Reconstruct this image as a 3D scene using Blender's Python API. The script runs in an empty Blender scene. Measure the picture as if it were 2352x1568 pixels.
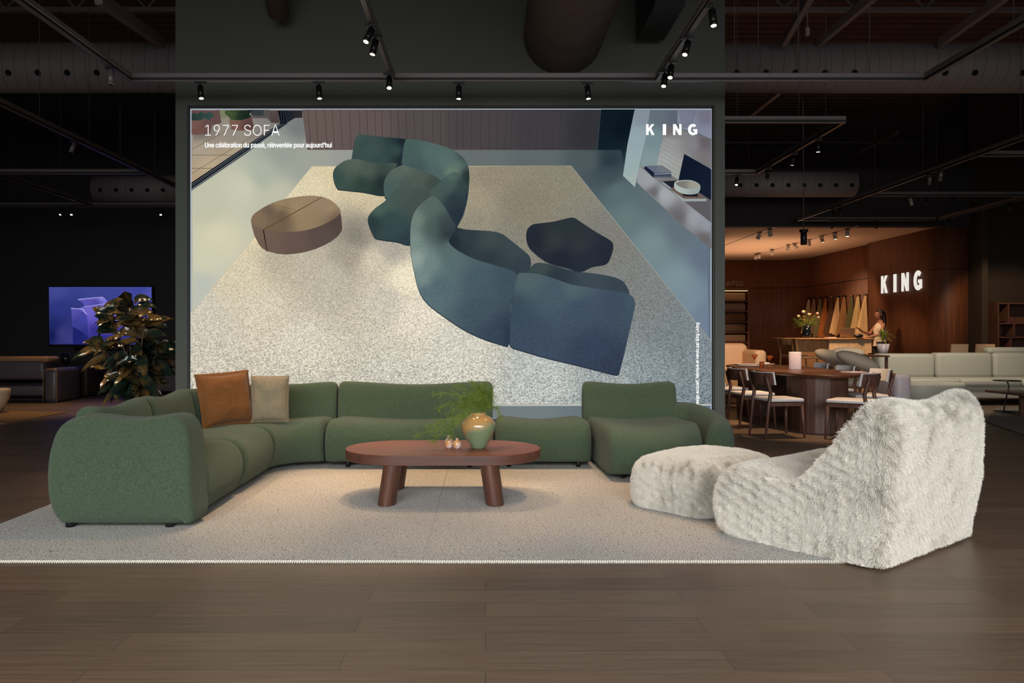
import bpy, bmesh, math, random, os
import numpy as np
from mathutils import Vector, Matrix, noise
from mathutils.geometry import delaunay_2d_cdt
C = bpy.context.scene.collection
PI = math.pi
F0, VX, VY, CH = 1850.0, 1115.0, 766.0, 1.27      # focal length in pixels, vanishing point, camera height

# ------------------------------------------------------------------ camera
cd = bpy.data.cameras.new('camera'); cam = bpy.data.objects.new('camera', cd); C.objects.link(cam)
cd.sensor_width = 36.0; cd.lens = F0 / 2352 * 36
cd.shift_x = (1176 - VX) / 2352; cd.shift_y = (VY - 784) / 2352
cam.location = (0, 0, CH); cam.rotation_euler = (PI / 2, 0, 0); cd.clip_end = 200
bpy.context.scene.camera = cam

# ------------------------------------------------------------------ world, view, big lights
sc = bpy.context.scene
sc.view_settings.view_transform = 'Standard'; sc.view_settings.look = 'None'
sc.view_settings.gamma = 1.0; sc.view_settings.exposure = 0.0; sc.view_settings.use_curve_mapping = False
w = bpy.data.worlds.new('world'); sc.world = w; w.use_nodes = True
w.node_tree.nodes['Background'].inputs[0].default_value = (0.040, 0.037, 0.038, 1)
w.node_tree.nodes['Background'].inputs[1].default_value = 1.0
sc.cycles.use_denoising = True
sc.cycles.max_bounces = 6; sc.cycles.diffuse_bounces = 3; sc.cycles.transparent_max_bounces = 8
sc.cycles.sample_clamp_indirect = 4.0

def area(name, loc, rot, sx, sy, power, col, spread=None):
    l = bpy.data.lights.new(name, 'AREA'); l.shape = 'RECTANGLE'; l.size = sx; l.size_y = sy
    l.energy = power; l.color = col
    if spread: l.spread = math.radians(spread)
    o = bpy.data.objects.new(name, l); C.objects.link(o); o.location = loc; o.rotation_euler = rot
    return o
# added soft fill for assumed daylight from behind the camera; no shop front built
area('assumed_daylight_fill', (0.5, -3.2, 3.0), (PI / 2 - math.radians(29), 0, 0), 13, 3.6, 440, (0.97, 0.99, 1.0), 84)

# ------------------------------------------------------------------ helpers
def L1(v):
    v /= 255.0
    return v / 12.92 if v <= 0.04045 else ((v + 0.055) / 1.055) ** 2.4
def lin(r, g, b): return (L1(r), L1(g), L1(b), 1.0)

def at(px, py, Y):                   # a point seen at pixel (px, py), at distance Y
    return ((px - VX) * Y / F0, Y, CH - (py - VY) * Y / F0)
def X(px, Y): return (px - VX) * Y / F0
def Z(py, Y): return CH - (py - VY) * Y / F0

def mat(name, rgb, rough=0.6, metal=0.0, bump=None, var=None, sheen=0.0, coat=0.0, trans=0.0, emit=None, spec=None, ior=None, stretch=None):
    """bump=(scale, strength, distance); var=(rgb2, scale, low, high); stretch=(x,y,z) scale of the texture space"""
    m = bpy.data.materials.new(name); m.use_nodes = True
    nt = m.node_tree; N = nt.nodes; K = nt.links
    b = N['Principled BSDF']
    b.inputs['Base Color'].default_value = lin(*rgb); b.inputs['Roughness'].default_value = rough
    b.inputs['Metallic'].default_value = metal
    if spec is not None: b.inputs['Specular IOR Level'].default_value = spec
    if ior: b.inputs['IOR'].default_value = ior
    if sheen: b.inputs['Sheen Weight'].default_value = sheen; b.inputs['Sheen Roughness'].default_value = 0.4
    if coat: b.inputs['Coat Weight'].default_value = coat; b.inputs['Coat Roughness'].default_value = 0.08
    if trans: b.inputs['Transmission Weight'].default_value = trans
    if emit: b.inputs['Emission Color'].default_value = lin(*emit[0]); b.inputs['Emission Strength'].default_value = emit[1]
    if bump or var:
        tc = N.new('ShaderNodeTexCoord'); mp = N.new('ShaderNodeMapping')
        K.new(tc.outputs['Object'], mp.inputs['Vector'])
        if stretch: mp.inputs['Scale'].default_value = stretch
    if var:
        n = N.new('ShaderNodeTexNoise'); n.inputs['Scale'].default_value = var[1]; n.inputs['Detail'].default_value = 5
        r = N.new('ShaderNodeValToRGB'); r.color_ramp.elements[0].position = var[2]; r.color_ramp.elements[1].position = var[3]
        r.color_ramp.elements[0].color = lin(*rgb); r.color_ramp.elements[1].color = lin(*var[0])
        K.new(mp.outputs[0], n.inputs['Vector']); K.new(n.outputs['Fac'], r.inputs['Fac']); K.new(r.outputs[0], b.inputs['Base Color'])
    if bump:
        n = N.new('ShaderNodeTexNoise'); n.inputs['Scale'].default_value = bump[0]; n.inputs['Detail'].default_value = 3
        bp = N.new('ShaderNodeBump'); bp.inputs['Strength'].default_value = bump[1]; bp.inputs['Distance'].default_value = bump[2]
        K.new(mp.outputs[0], n.inputs['Vector']); K.new(n.outputs['Fac'], bp.inputs['Height']); K.new(bp.outputs[0], b.inputs['Normal'])
    return m

def emat(name, rgb, s):
    m = bpy.data.materials.new(name); m.use_nodes = True; nt = m.node_tree
    nt.nodes.remove(nt.nodes['Principled BSDF'])
    e = nt.nodes.new('ShaderNodeEmission'); e.inputs[0].default_value = lin(*rgb); e.inputs[1].default_value = s
    nt.links.new(e.outputs[0], nt.nodes['Material Output'].inputs[0])
    return m

class MB:
    def __init__(s): s.v = []; s.f = []; s.sm = []; s.col = []
    def add(s, vs, fs, smooth=False):
        o = len(s.v); s.v += [tuple(p) for p in vs]; s.f += [tuple(i + o for i in f) for f in fs]; s.sm += [smooth] * len(fs); return s
    def box(s, x0, x1, y0, y1, z0, z1, bev=0.0):
        if x0 > x1: x0, x1 = x1, x0
        if y0 > y1: y0, y1 = y1, y0
        if z0 > z1: z0, z1 = z1, z0
        bev = min(bev, (x1 - x0) * .49, (y1 - y0) * .49, (z1 - z0) * .49)
        if bev <= 0:
            vs = [(x, y, z) for z in (z0, z1) for x, y in ((x0, y0), (x1, y0), (x1, y1), (x0, y1))]
            return s.add(vs, [(3, 2, 1, 0), (4, 5, 6, 7), (0, 1, 5, 4), (1, 2, 6, 5), (2, 3, 7, 6), (3, 0, 4, 7)])
        bm = bmesh.new(); bmesh.ops.create_cube(bm, size=1)
        for v in bm.verts: v.co = Vector(((x0 + x1) / 2 + v.co.x * (x1 - x0), (y0 + y1) / 2 + v.co.y * (y1 - y0), (z0 + z1) / 2 + v.co.z * (z1 - z0)))
        bmesh.ops.bevel(bm, geom=bm.edges[:], offset=bev, segments=3 if bev > .008 else 1, affect='EDGES', profile=0.5)
        bm.verts.index_update(); vs = [v.co.copy() for v in bm.verts]; fs = [[v.index for v in f.verts] for f in bm.faces]; bm.free()
        return s.add(vs, fs, bev > .008)
    def cyl(s, p0, p1, r0, r1=None, n=16, caps=True, smooth=True, sy=1.0):
        r1 = r0 if r1 is None else r1
        p0, p1 = Vector(p0), Vector(p1); d = (p1 - p0)
        if d.length < 1e-7: return s
        d.normalize(); a = Vector((1, 0, 0)) if abs(d.z) > .9 else d.cross(Vector((0, 0, 1))).normalized()
        a = (a - d * a.dot(d)).normalized(); b = d.cross(a)
        vs = []
        for p, r in ((p0, r0), (p1, r1)):
            vs += [p + (a * math.cos(2 * PI * i / n) + b * (math.sin(2 * PI * i / n) * sy)) * r for i in range(n)]
        o = len(s.v); s.add(vs, [(i, (i + 1) % n, n + (i + 1) % n, n + i) for i in range(n)], smooth)
        if caps: s.f += [tuple(o + n - 1 - i for i in range(n)), tuple(o + n + i for i in range(n))]; s.sm += [False, False]
        return s
    def tube(s, pts, r, n=8, caps=True):
        pts = [Vector(p) for p in pts]; rs = r if isinstance(r, (list, tuple)) else [r] * len(pts)
        up = None; rings = []
        for i, p in enumerate(pts):
            t = (pts[min(i + 1, len(pts) - 1)] - pts[max(i - 1, 0)]).normalized()
            if up is None: up = t.orthogonal().normalized()
            up = (up - t * up.dot(t)).normalized(); b = t.cross(up)
            rings.append([p + (up * math.cos(2 * PI * k / n) + b * math.sin(2 * PI * k / n)) * rs[i] for k in range(n)])
        fs = [(i * n + k, i * n + (k + 1) % n, (i + 1) * n + (k + 1) % n, (i + 1) * n + k) for i in range(len(pts) - 1) for k in range(n)]
        if caps: fs += [tuple(range(n - 1, -1, -1)), tuple((len(pts) - 1) * n + k for k in range(n))]
        return s.add([v for rg in rings for v in rg], fs, True)
    def lathe(s, prof, c=(0, 0, 0), n=32, sx=1, sy=1, smooth=True):
        vs = []; cx, cy, cz = c
        for r, z in prof: vs += [(cx + r * sx * math.cos(2 * PI * i / n), cy + r * sy * math.sin(2 * PI * i / n), cz + z) for i in range(n)]
        fs = [(j * n + i, j * n + (i + 1) % n, (j + 1) * n + (i + 1) % n, (j + 1) * n + i) for j in range(len(prof) - 1) for i in range(n)]
        if prof[0][0] > 1e-5: fs.append(tuple(range(n - 1, -1, -1)))
        if prof[-1][0] > 1e-5: fs.append(tuple((len(prof) - 1) * n + i for i in range(n)))
        return s.add(vs, fs, smooth)
    def prism(s, poly, z0, z1, smooth=False):           # poly = [(x,y)] anticlockwise
        n = len(poly); vs = [(x, y, z0) for x, y in poly] + [(x, y, z1) for x, y in poly]
        s.add(vs, [tuple(range(n - 1, -1, -1)), tuple(range(n, 2 * n))])
        return s.add(vs, [(i, (i + 1) % n, n + (i + 1) % n, n + i) for i in range(n)], smooth)
    def plate(s, poly, y0, y1):                          # poly = [(x,z)] extruded along y
        n = len(poly); vs = [(x, y0, z) for x, z in poly] + [(x, y1, z) for x, z in poly]
        return s.add(vs, [tuple(range(n)), tuple(range(2 * n - 1, n - 1, -1))] + [(i, n + i, n + (i + 1) % n, (i + 1) % n) for i in range(n)])
    def ell(s, c, r, n=16, m=10, R=None):
        vs = []
        for j in range(m + 1):
            a = -PI / 2 + PI * j / m
            for i in range(n):
                t = 2 * PI * i / n; p = Vector((r[0] * math.cos(a) * math.cos(t), r[1] * math.cos(a) * math.sin(t), r[2] * math.sin(a)))
                if R: p = R @ p
                vs.append(Vector(c) + p)
        return s.add(vs, [(j * n + i, j * n + (i + 1) % n, (j + 1) * n + (i + 1) % n, (j + 1) * n + i) for j in range(m) for i in range(n)], True)
    def xf(s, M):
        s.v = [tuple(M @ Vector(p)) for p in s.v]; return s
    def build(s, name, material, parent=None, world=False):
        me = bpy.data.meshes.new(name)
        vs = s.v
        if world and parent is not None:
            Mi = Matrix.LocRotScale(parent.location, parent.rotation_euler, parent.scale).inverted()
            if parent.parent: Mi = Mi @ Matrix.LocRotScale(parent.parent.location, parent.parent.rotation_euler, parent.parent.scale).inverted()
            vs = [tuple(Mi @ Vector(p)) for p in vs]
        me.from_pydata(vs, [], s.f); me.polygons.foreach_set('use_smooth', s.sm); me.update()
        if material: me.materials.append(material)
        o = bpy.data.objects.new(name, me); C.objects.link(o)
        if parent is not None: o.parent = parent
        return o

def tag(o, label, cat, group=None, kind=None):
    if label: o['label'] = label
    if cat: o['category'] = cat
    if group: o['group'] = group
    if kind: o['kind'] = kind
    return o
def thing(name, label, cat, loc=(0, 0, 0), rz=0, group=None):
    o = bpy.data.objects.new(name, None); C.objects.link(o); o.empty_display_size = .1
    o.location = loc; o.rotation_euler = (0, 0, rz)
    return tag(o, label, cat, group)
def struct(name, mb, m):
    o = mb.build(name, m); o['kind'] = 'structure'; return o
def dup(root, loc, rz, label, group=None):
    r = root.copy(); C.objects.link(r); r.location = loc; r.rotation_euler = (0, 0, rz); r['label'] = label
    if group: r['group'] = group
    for ch in list(root.children):
        c = ch.copy(); C.objects.link(c); c.parent = r
        for g in list(ch.children):
            d = g.copy(); C.objects.link(d); d.parent = c
    return r

def catmull(P, n=6, closed=True):
    out = []; N = len(P); rng = N if closed else N - 1
    for i in range(rng):
        g = (lambda k: P[k % N]) if closed else (lambda k: P[max(0, min(N - 1, k))])
        p0, p1, p2, p3 = g(i - 1), g(i), g(i + 1), g(i + 2)
        for j in range(n):
            t = j / n
            out.append(tuple(0.5 * (2 * b + (c - a) * t + (2 * a - 5 * b + 4 * c - d) * t * t + (3 * b - a - 3 * c + d) * t ** 3) for a, b, c, d in zip(p0, p1, p2, p3)))
    if not closed: out.append(tuple(P[-1]))
    return out

def puffy(front, back, prof, length, r=0.09, zf=None, nmid=22, pn=5, r0=None, r1=None, off=None):
    """An upholstered body: prof = [(u,z)] closed, u 0 at the front line and 1 at the back line; both ends rounded by r."""
    P = catmull(prof, pn); us = [p[0] for p in P]; zs = [p[1] for p in P]
    cu, hu = (max(us) + min(us)) / 2, (max(us) - min(us)) / 2; cz, hz = min(zs), max(zs) - min(zs)
    ra = r if r0 is None else r0; rb = r if r1 is None else r1
    ss = []
    for k in range(9): a = PI / 2 * k / 8; ss.append((ra * (1 - math.cos(a)) / length, ra * (1 - math.sin(a))))
    for k in range(1, nmid): ss.append((ra / length + (1 - (ra + rb) / length) * k / nmid, 0.0))
    for k in range(8, -1, -1): a = PI / 2 * k / 8; ss.append((1 - rb * (1 - math.cos(a)) / length, rb * (1 - math.sin(a))))
    m = MB(); n = len(P); vs = []
    ss = [(0, ra, q) for q in (.03, .3, .55, .8)] + [(a_, b_, 1) for a_, b_ in ss] + [(1, rb, q) for q in (.8, .55, .3, .03)]
    for s_, ins, q_ in ss:
        f, b = Vector(front(s_)), Vector(back(s_)); D = (b - f).length
        for u, z in P:
            uu = cu + (u - cu) * (1 - min(.95, ins / (hu * D))); zz = cz + (z - cz) * (1 - min(.95, ins / hz)); zm = cz + hz * .5 * (1 - min(.95, ins / hz)); uu = cu + (uu - cu) * q_; zz = zm + (zz - zm) * q_
            if zf: zz = zf(s_, uu, zz)
            q = f + (b - f) * uu; q = Vector((q.x, q.y, zz))
            if off: q = off(q, s_, uu, zz)
            vs.append(q)
    fs = [(j * n + i, j * n + (i + 1) % n, (j + 1) * n + (i + 1) % n, (j + 1) * n + i) for j in range(len(ss) - 1) for i in range(n)]
    fs = [f[::-1] for f in fs]
    m.add(vs, fs, True)
    for e, rev in ((0, False), (len(ss) - 1, True)):
        c = sum((Vector(vs[e * n + i]) for i in range(n)), Vector()) / n; o = len(m.v); m.v.append(tuple(c))
        m.f += [((e * n + i, e * n + (i + 1) % n, o) if not rev else (e * n + (i + 1) % n, e * n + i, o)) for i in range(n)]; m.sm += [True] * n
    return m
def line(a, b): return lambda s: (a[0] + (b[0] - a[0]) * s, a[1] + (b[1] - a[1]) * s, 0)
def arc(c, r, a0, a1): return lambda s: (c[0] + r * math.cos(a0 + (a1 - a0) * s), c[1] + r * math.sin(a0 + (a1 - a0) * s), 0)
def poly_at(P):
    P = catmull(P, 12, False)
    def f(s):
        k = s * (len(P) - 1); i = min(int(k), len(P) - 2); t = k - i
        return (P[i][0] * (1 - t) + P[i + 1][0] * t, P[i][1] * (1 - t) + P[i + 1][1] * t, 0)
    return f
def hump(P, a=.02):            # fix face winding of a closed mesh object
    pass
def recalc(o):
    bm = bmesh.new(); bm.from_mesh(o.data); bmesh.ops.recalc_face_normals(bm, faces=bm.faces); bm.to_mesh(o.data); bm.free(); return o

FONT = None
try:
    _p = os.path.join(bpy.utils.resource_path('LOCAL'), 'datafiles', 'fonts', 'Inter.woff2')
    if os.path.exists(_p): FONT = bpy.data.fonts.load(_p)
except Exception: FONT = None
def text_mesh(body, w, h, offset=0.0, depth=0.0, font=True, spacing=1.0):
    """Lettering in the x/z plane, its lower left corner at the origin, w wide and h high; faces -y."""
    c = bpy.data.curves.new('lettering', 'FONT'); c.body = body
    if font and FONT: c.font = FONT
    c.offset = offset; c.extrude = 0; c.space_character = spacing; c.resolution_u = 4
    o = bpy.data.objects.new('lettering', c); C.objects.link(o)
    bpy.context.view_layer.update()
    me = bpy.data.meshes.new_from_object(o.evaluated_get(bpy.context.evaluated_depsgraph_get()))
    C.objects.unlink(o); bpy.data.objects.remove(o)
    xs = [v.co.x for v in me.vertices]; ys = [v.co.y for v in me.vertices]
    x0, x1, y0, y1 = min(xs), max(xs), min(ys), max(ys)
    m = MB(); m.add([((v.co.x - x0) / (x1 - x0) * w, 0, (v.co.y - y0) / (y1 - y0) * h) for v in me.vertices], [tuple(p.vertices) for p in me.polygons])
    bpy.data.meshes.remove(me)
    return m
def heavy_letters():
    """K I N G in a heavy sans: [(x0, width, [polygons in a unit box])]"""
    K = [[(0, 0), (.30, 0), (.30, .30), (.42, .45), (.64, 0), (1, 0), (.60, .62), (.97, 1), (.62, 1), (.30, .63), (.30, 1), (0, 1)]]
    I = [[(0, 0), (1, 0), (1, 1), (0, 1)]]
    N_ = [[(0, 0), (.28, 0), (.28, .55), (.68, 0), (1, 0), (1, 1), (.72, 1), (.72, .45), (.32, 1), (0, 1)]]
    def A(cx, cy, rx, ry, a0, a1, n=14): return [(cx + rx * math.cos(math.radians(a0 + (a1 - a0) * i / n)), cy + ry * math.sin(math.radians(a0 + (a1 - a0) * i / n))) for i in range(n + 1)]
    G = [A(.52, .5, .52, .52, 48, 300, 26) + [(.98, .08), (.98, .54), (.55, .54), (.55, .36), (.70, .36), (.70, .26)] + A(.54, .5, .24, .27, 298, 50, 18)]
    return [(0.0, .165, K), (.325, .065, I), (.525, .165, N_), (.815, .185, G)]
# ------------------------------------------------------------------ materials
M = {}
def wood(name, a, b, ax='x', scale=3.0, rough=.45, coat=.0, ratio=14, bump=.1):
    st = {'x': (scale / ratio * 2, scale * 2, scale * 2), 'y': (scale * 2, scale / ratio * 2, scale * 2), 'z': (scale * 2, scale * 2, scale / ratio * 2)}[ax]
    return mat(name, a, rough, var=(b, 4.0, .3, .7), bump=(9, bump, .002), stretch=st, coat=coat)
M['boucle'] = mat('green_boucle', (76, 94, 70), .95, bump=(170, 1.0, .008), var=((54, 70, 52), 120, .35, .7), sheen=.12)
M['fur'] = mat('cream_fur', (240, 234, 222), .85, sheen=.2, spec=.2)
M['furskin'] = mat('cream_fur_backing', (196, 190, 176), .95, spec=.1)
M['table_top'] = wood('reddish_wood', (120, 60, 40), (100, 48, 31), 'x', 2.5, .42)
M['table_leg'] = wood('walnut_leg', (98, 60, 46), (70, 42, 32), 'z', 6, .5)
M['walnut'] = wood('walnut', (106, 72, 60), (74, 48, 39), 'z', 5, .45)
M['walnut_h'] = wood('walnut_top', (92, 56, 38), (66, 40, 28), 'y', 3, .35)
M['wall_wood'] = wood('timber_panelling', (124, 74, 46), (88, 50, 31), 'z', 5, .6, ratio=40, bump=.15)
M['oak'] = wood('oak', (190, 138, 88), (160, 112, 68), 'z', 6, .5)
M['leather_white'] = mat('white_leather', (214, 208, 206), .5)
M['sofa_white'] = mat('grey_white_leather', (172, 170, 156), .5, bump=(25, .15, .01))
M['black'] = mat('black_metal', (22, 20, 20), .4, .3)
M['rubber'] = mat('black_foot', (12, 12, 13), .6)
M['track'] = mat('grey_track_metal', (112, 104, 105), .4, .3)
M['track_dark'] = mat('track_groove', (14, 12, 12), .6)
M['spot'] = mat('black_lamp_body', (30, 28, 29), .35, .4)
M['spot_silver'] = mat('white_lamp_body', (170, 160, 150), .45)
M['wall_paint'] = mat('dark_green_grey_paint', (76, 80, 75), .75, bump=(60, .05, .002))
M['frame_paint'] = mat('black_frame', (40, 41, 38), .6)
M['dark_wall'] = mat('charcoal_wall', (46, 42, 42), .85)
M['dark_brown'] = mat('dark_brown_wall', (52, 42, 34), .85)
M['soffit'] = mat('white_soffit', (190, 160, 135), .85)
M['deck'] = mat('painted_deck', (122, 92, 88), .8)
M['steel'] = mat('painted_steel', (150, 138, 140), .7)
M['steel_warm'] = mat('painted_beam', (120, 88, 58), .7)
M['hole'] = mat('vent_hole', (6, 5, 6), .9)
M['cable'] = mat('steel_cable', (90, 84, 84), .5, .4)
M['cream'] = mat('cream_ceramic', (200, 178, 150), .6)
M['pink_white'] = mat('pinkish_white_ceramic', (216, 200, 204), .45)
M['plate'] = mat('white_plate', (222, 206, 200), .35)
M['dark_leather'] = mat('dark_leather', (84, 74, 78), .42, bump=(30, .1, .004))
M['tan_leather'] = mat('tan_piping_leather', (160, 120, 84), .45)
M['peach'] = mat('peach_leather', (214, 176, 140), .5)
M['grey_felt'] = mat('taupe_felt', (196, 178, 158), .85)
M['lens'] = emat('lamp_lens', (255, 226, 180), 14)
M['lens_dim'] = emat('lamp_lens_dim', (255, 214, 160), 4)
M['text'] = emat('white_lettering', (255, 255, 255), 1.05)
M['sign'] = emat('lit_sign', (246, 240, 228), .9)
M['halo'] = emat('edge_light', (196, 206, 222), .75)
M['orange'] = mat('rust_linen', (130, 80, 32), .9, bump=(260, .6, .003), var=((112, 68, 26), 90, .35, .65), sheen=.2)
M['beige'] = mat('sand_linen', (146, 134, 108), .9, bump=(240, .7, .003), var=((124, 112, 90), 120, .35, .65), sheen=.2)

def duct_mat():
    m = mat('spiral_duct', (138, 128, 130), .6, .0); nt = m.node_tree; N = nt.nodes; K = nt.links; b = N['Principled BSDF']
    tc = N.new('ShaderNodeTexCoord'); mp = N.new('ShaderNodeMapping'); mp.inputs['Rotation'].default_value = (0, math.radians(14), 0)
    wv = N.new('ShaderNodeTexWave'); wv.inputs['Scale'].default_value = 1.95; wv.wave_profile = 'SAW'
    r = N.new('ShaderNodeValToRGB'); r.color_ramp.elements[0].position = 0.0; r.color_ramp.elements[1].position = .07
    r.color_ramp.elements[0].color = lin(60, 54, 55); r.color_ramp.elements[1].color = lin(138, 128, 130)
    K.new(tc.outputs['Object'], mp.inputs[0]); K.new(mp.outputs[0], wv.inputs[0]); K.new(wv.outputs['Fac'], r.inputs[0]); K.new(r.outputs[0], b.inputs['Base Color'])
    return m
M['duct'] = duct_mat()

def floor_mat():
    m = mat('dark_plank_floor', (104, 84, 72), .42); nt = m.node_tree; N = nt.nodes; K = nt.links; b = N['Principled BSDF']
    tc = N.new('ShaderNodeTexCoord'); br = N.new('ShaderNodeTexBrick')
    br.inputs['Scale'].default_value = 1; br.inputs['Brick Width'].default_value = 1.5; br.inputs['Row Height'].default_value = .19
    br.inputs['Mortar Size'].default_value = .0012; br.inputs['Mortar Smooth'].default_value = .3; br.offset = .37; br.inputs['Bias'].default_value = 0
    br.inputs['Color1'].default_value = lin(122, 100, 82); br.inputs['Color2'].default_value = lin(108, 88, 73); br.inputs['Mortar'].default_value = lin(62, 51, 45)
    mp = N.new('ShaderNodeMapping'); mp.inputs['Scale'].default_value = (.9, 26, 1)
    n = N.new('ShaderNodeTexNoise'); n.inputs['Scale'].default_value = 2.2; n.inputs['Detail'].default_value = 8; n.inputs['Roughness'].default_value = .65
    r = N.new('ShaderNodeValToRGB'); r.color_ramp.elements[0].position = .3; r.color_ramp.elements[1].position = .75
    r.color_ramp.elements[0].color = (.62, .62, .62, 1); r.color_ramp.elements[1].color = (1.12, 1.1, 1.08, 1)
    mx = N.new('ShaderNodeMix'); mx.data_type = 'RGBA'; mx.blend_type = 'MULTIPLY'; mx.inputs[0].default_value = 1
    K.new(tc.outputs['Object'], br.inputs[0]); K.new(tc.outputs['Object'], mp.inputs[0]); K.new(mp.outputs[0], n.inputs[0]); K.new(n.outputs['Fac'], r.inputs[0])
    K.new(br.outputs[0], mx.inputs[6]); K.new(r.outputs[0], mx.inputs[7]); K.new(mx.outputs[2], b.inputs['Base Color'])
    bp = N.new('ShaderNodeBump'); bp.inputs['Strength'].default_value = .12; bp.inputs['Distance'].default_value = .002
    K.new(n.outputs['Fac'], bp.inputs['Height']); K.new(bp.outputs[0], b.inputs['Normal'])
    return m
M['floor'] = floor_mat()

def rug_mat(name='woven_rug', c=((214, 210, 204), (146, 130, 116), (236, 234, 230)), pitch=(.021, .017)):
    m = mat(name, c[0], .95); nt = m.node_tree; N = nt.nodes; K = nt.links; b = N['Principled BSDF']; b.inputs['Specular IOR Level'].default_value = .1
    tc = N.new('ShaderNodeTexCoord'); sp = N.new('ShaderNodeSeparateXYZ')
    nz = N.new('ShaderNodeTexNoise'); nz.inputs['Scale'].default_value = 14; nz.inputs['Detail'].default_value = 2
    mxv = N.new('ShaderNodeMix'); mxv.data_type = 'VECTOR'; mxv.inputs[0].default_value = .012
    K.new(tc.outputs['Object'], nz.inputs[0]); K.new(tc.outputs['Object'], mxv.inputs[4]); K.new(nz.outputs['Color'], mxv.inputs[5]); K.new(mxv.outputs[1], sp.inputs[0])
    def sn(out, p):
        a = N.new('ShaderNodeMath'); a.operation = 'MULTIPLY'; a.inputs[1].default_value = 2 * PI / p; K.new(out, a.inputs[0])
        s = N.new('ShaderNodeMath'); s.operation = 'SINE'; K.new(a.outputs[0], s.inputs[0]); return s.outputs[0]
    mu = N.new('ShaderNodeMath'); mu.operation = 'MULTIPLY'; K.new(sn(sp.outputs[0], pitch[0]), mu.inputs[0]); K.new(sn(sp.outputs[1], pitch[1]), mu.inputs[1])
    n2 = N.new('ShaderNodeTexNoise'); n2.inputs['Scale'].default_value = 95; n2.inputs['Detail'].default_value = 3; K.new(tc.outputs['Object'], n2.inputs[0])
    n3 = N.new('ShaderNodeTexNoise'); n3.inputs['Scale'].default_value = 55; n3.inputs['Detail'].default_value = 2; K.new(tc.outputs['Object'], n3.inputs[0])
    r = N.new('ShaderNodeValToRGB'); e = r.color_ramp.elements; e[0].position = .33; e[0].color = lin(*c[1]); e[1].position = .46; e[1].color = lin(*c[0])
    x = e.new(.64); x.color = lin(*c[2]); K.new(n2.outputs['Fac'], r.inputs[0])
    r3 = N.new('ShaderNodeValToRGB'); e3 = r3.color_ramp.elements; e3[0].position = .27; e3[0].color = (.35, .3, .26, 1); e3[1].position = .36; e3[1].color = (1, 1, 1, 1); K.new(n3.outputs['Fac'], r3.inputs[0])
    mr = N.new('ShaderNodeMapRange'); mr.inputs[1].default_value = -1; mr.inputs[2].default_value = 1; mr.inputs[3].default_value = .52; mr.inputs[4].default_value = 1.12; K.new(mu.outputs[0], mr.inputs[0])
    m1 = N.new('ShaderNodeMix'); m1.data_type = 'RGBA'; m1.blend_type = 'MULTIPLY'; m1.inputs[0].default_value = 1; K.new(r.outputs[0], m1.inputs[6]); K.new(mr.outputs[0], m1.inputs[7])
    m2 = N.new('ShaderNodeMix'); m2.data_type = 'RGBA'; m2.blend_type = 'MULTIPLY'; m2.inputs[0].default_value = 1; K.new(m1.outputs[2], m2.inputs[6]); K.new(r3.outputs[0], m2.inputs[7])
    K.new(m2.outputs[2], b.inputs['Base Color'])
    bp = N.new('ShaderNodeBump'); bp.inputs['Strength'].default_value = .8; bp.inputs['Distance'].default_value = .006; K.new(mu.outputs[0], bp.inputs['Height']); K.new(bp.outputs[0], b.inputs['Normal'])
    return m
M['rug'] = rug_mat()
M['rug_edge'] = mat('rug_binding', (232, 228, 216), .9, bump=(150, .8, .005))

# ------------------------------------------------------------------ the setting
WY = 8.52
struct('floor', MB().box(-22, 22, -8, 32, -.1, 0), M['floor'])
b = MB()                                            # corrugated roof deck: ribs run along x
y = 2.0; pr = []
while y < 32:
    pr += [(y, 7.0), (y + .10, 7.0), (y + .13, 7.07), (y + .23, 7.07)]; y += .26
vs = [(sx, yy, zz) for yy, zz in pr for sx in (-22, 22)]
b.add(vs, [(2 * i, 2 * i + 1, 2 * i + 3, 2 * i + 2) for i in range(len(pr) - 1)])
b.box(-22, 22, 2, 32, 7.12, 7.2)
struct('ceiling', b, M['deck'])
# the free-standing display wall with the light box
wx0, wx1 = X(403, WY), X(1665, WY)
bx0, bx1, bz1, bz0 = X(430, WY), X(1642, WY), Z(242, WY), .36
b = MB()
b.box(wx0, bx0, WY, WY + .45, 0, 7); b.box(bx1, wx1, WY, WY + .45, 0, 7); b.box(bx0, bx1, WY, WY + .45, bz1, 7); b.box(bx0, bx1, WY, WY + .45, 0, bz0); b.box(bx0, bx1, WY + .12, WY + .45, bz0, bz1)
struct('wall_display', b, M['wall_paint'])
struct('baseboard_display', MB().box(wx0 - .012, wx1 + .02, WY - .015, WY + .46, 0, .16), M['wall_paint'])
struct('wall_left', MB().box(-22, X(420, 17.5), 17.6, 17.8, 0, 7), M['dark_wall'])
struct('wall_back', MB().box(-22, 22, 31, 31.2, 0, 7), M['dark_wall'])
EY, EZ, EXR, EXC, EYB = 18.2, Z(520, 18.2), X(2232, 18.2), 10.38, 26.6
struct('wall_header', MB().box(X(1500, EY), EXR, EY, EY + .25, EZ, 5.0), M['dark_wall'])
struct('ceiling_enclosure', MB().box(3, EXC + .4, EY + .2, EYB + .3, EZ + .002, EZ + .2), M['soffit'])
struct('wall_right', MB().box(EXR, 18, EY + .1, EY + .3, 0, 7), M['dark_brown'])
struct('wall_corner', MB().box(EXR - .02, EXR + .12, EY - .4, EY + .1, 0, 4.2), M['dark_brown'])
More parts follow.
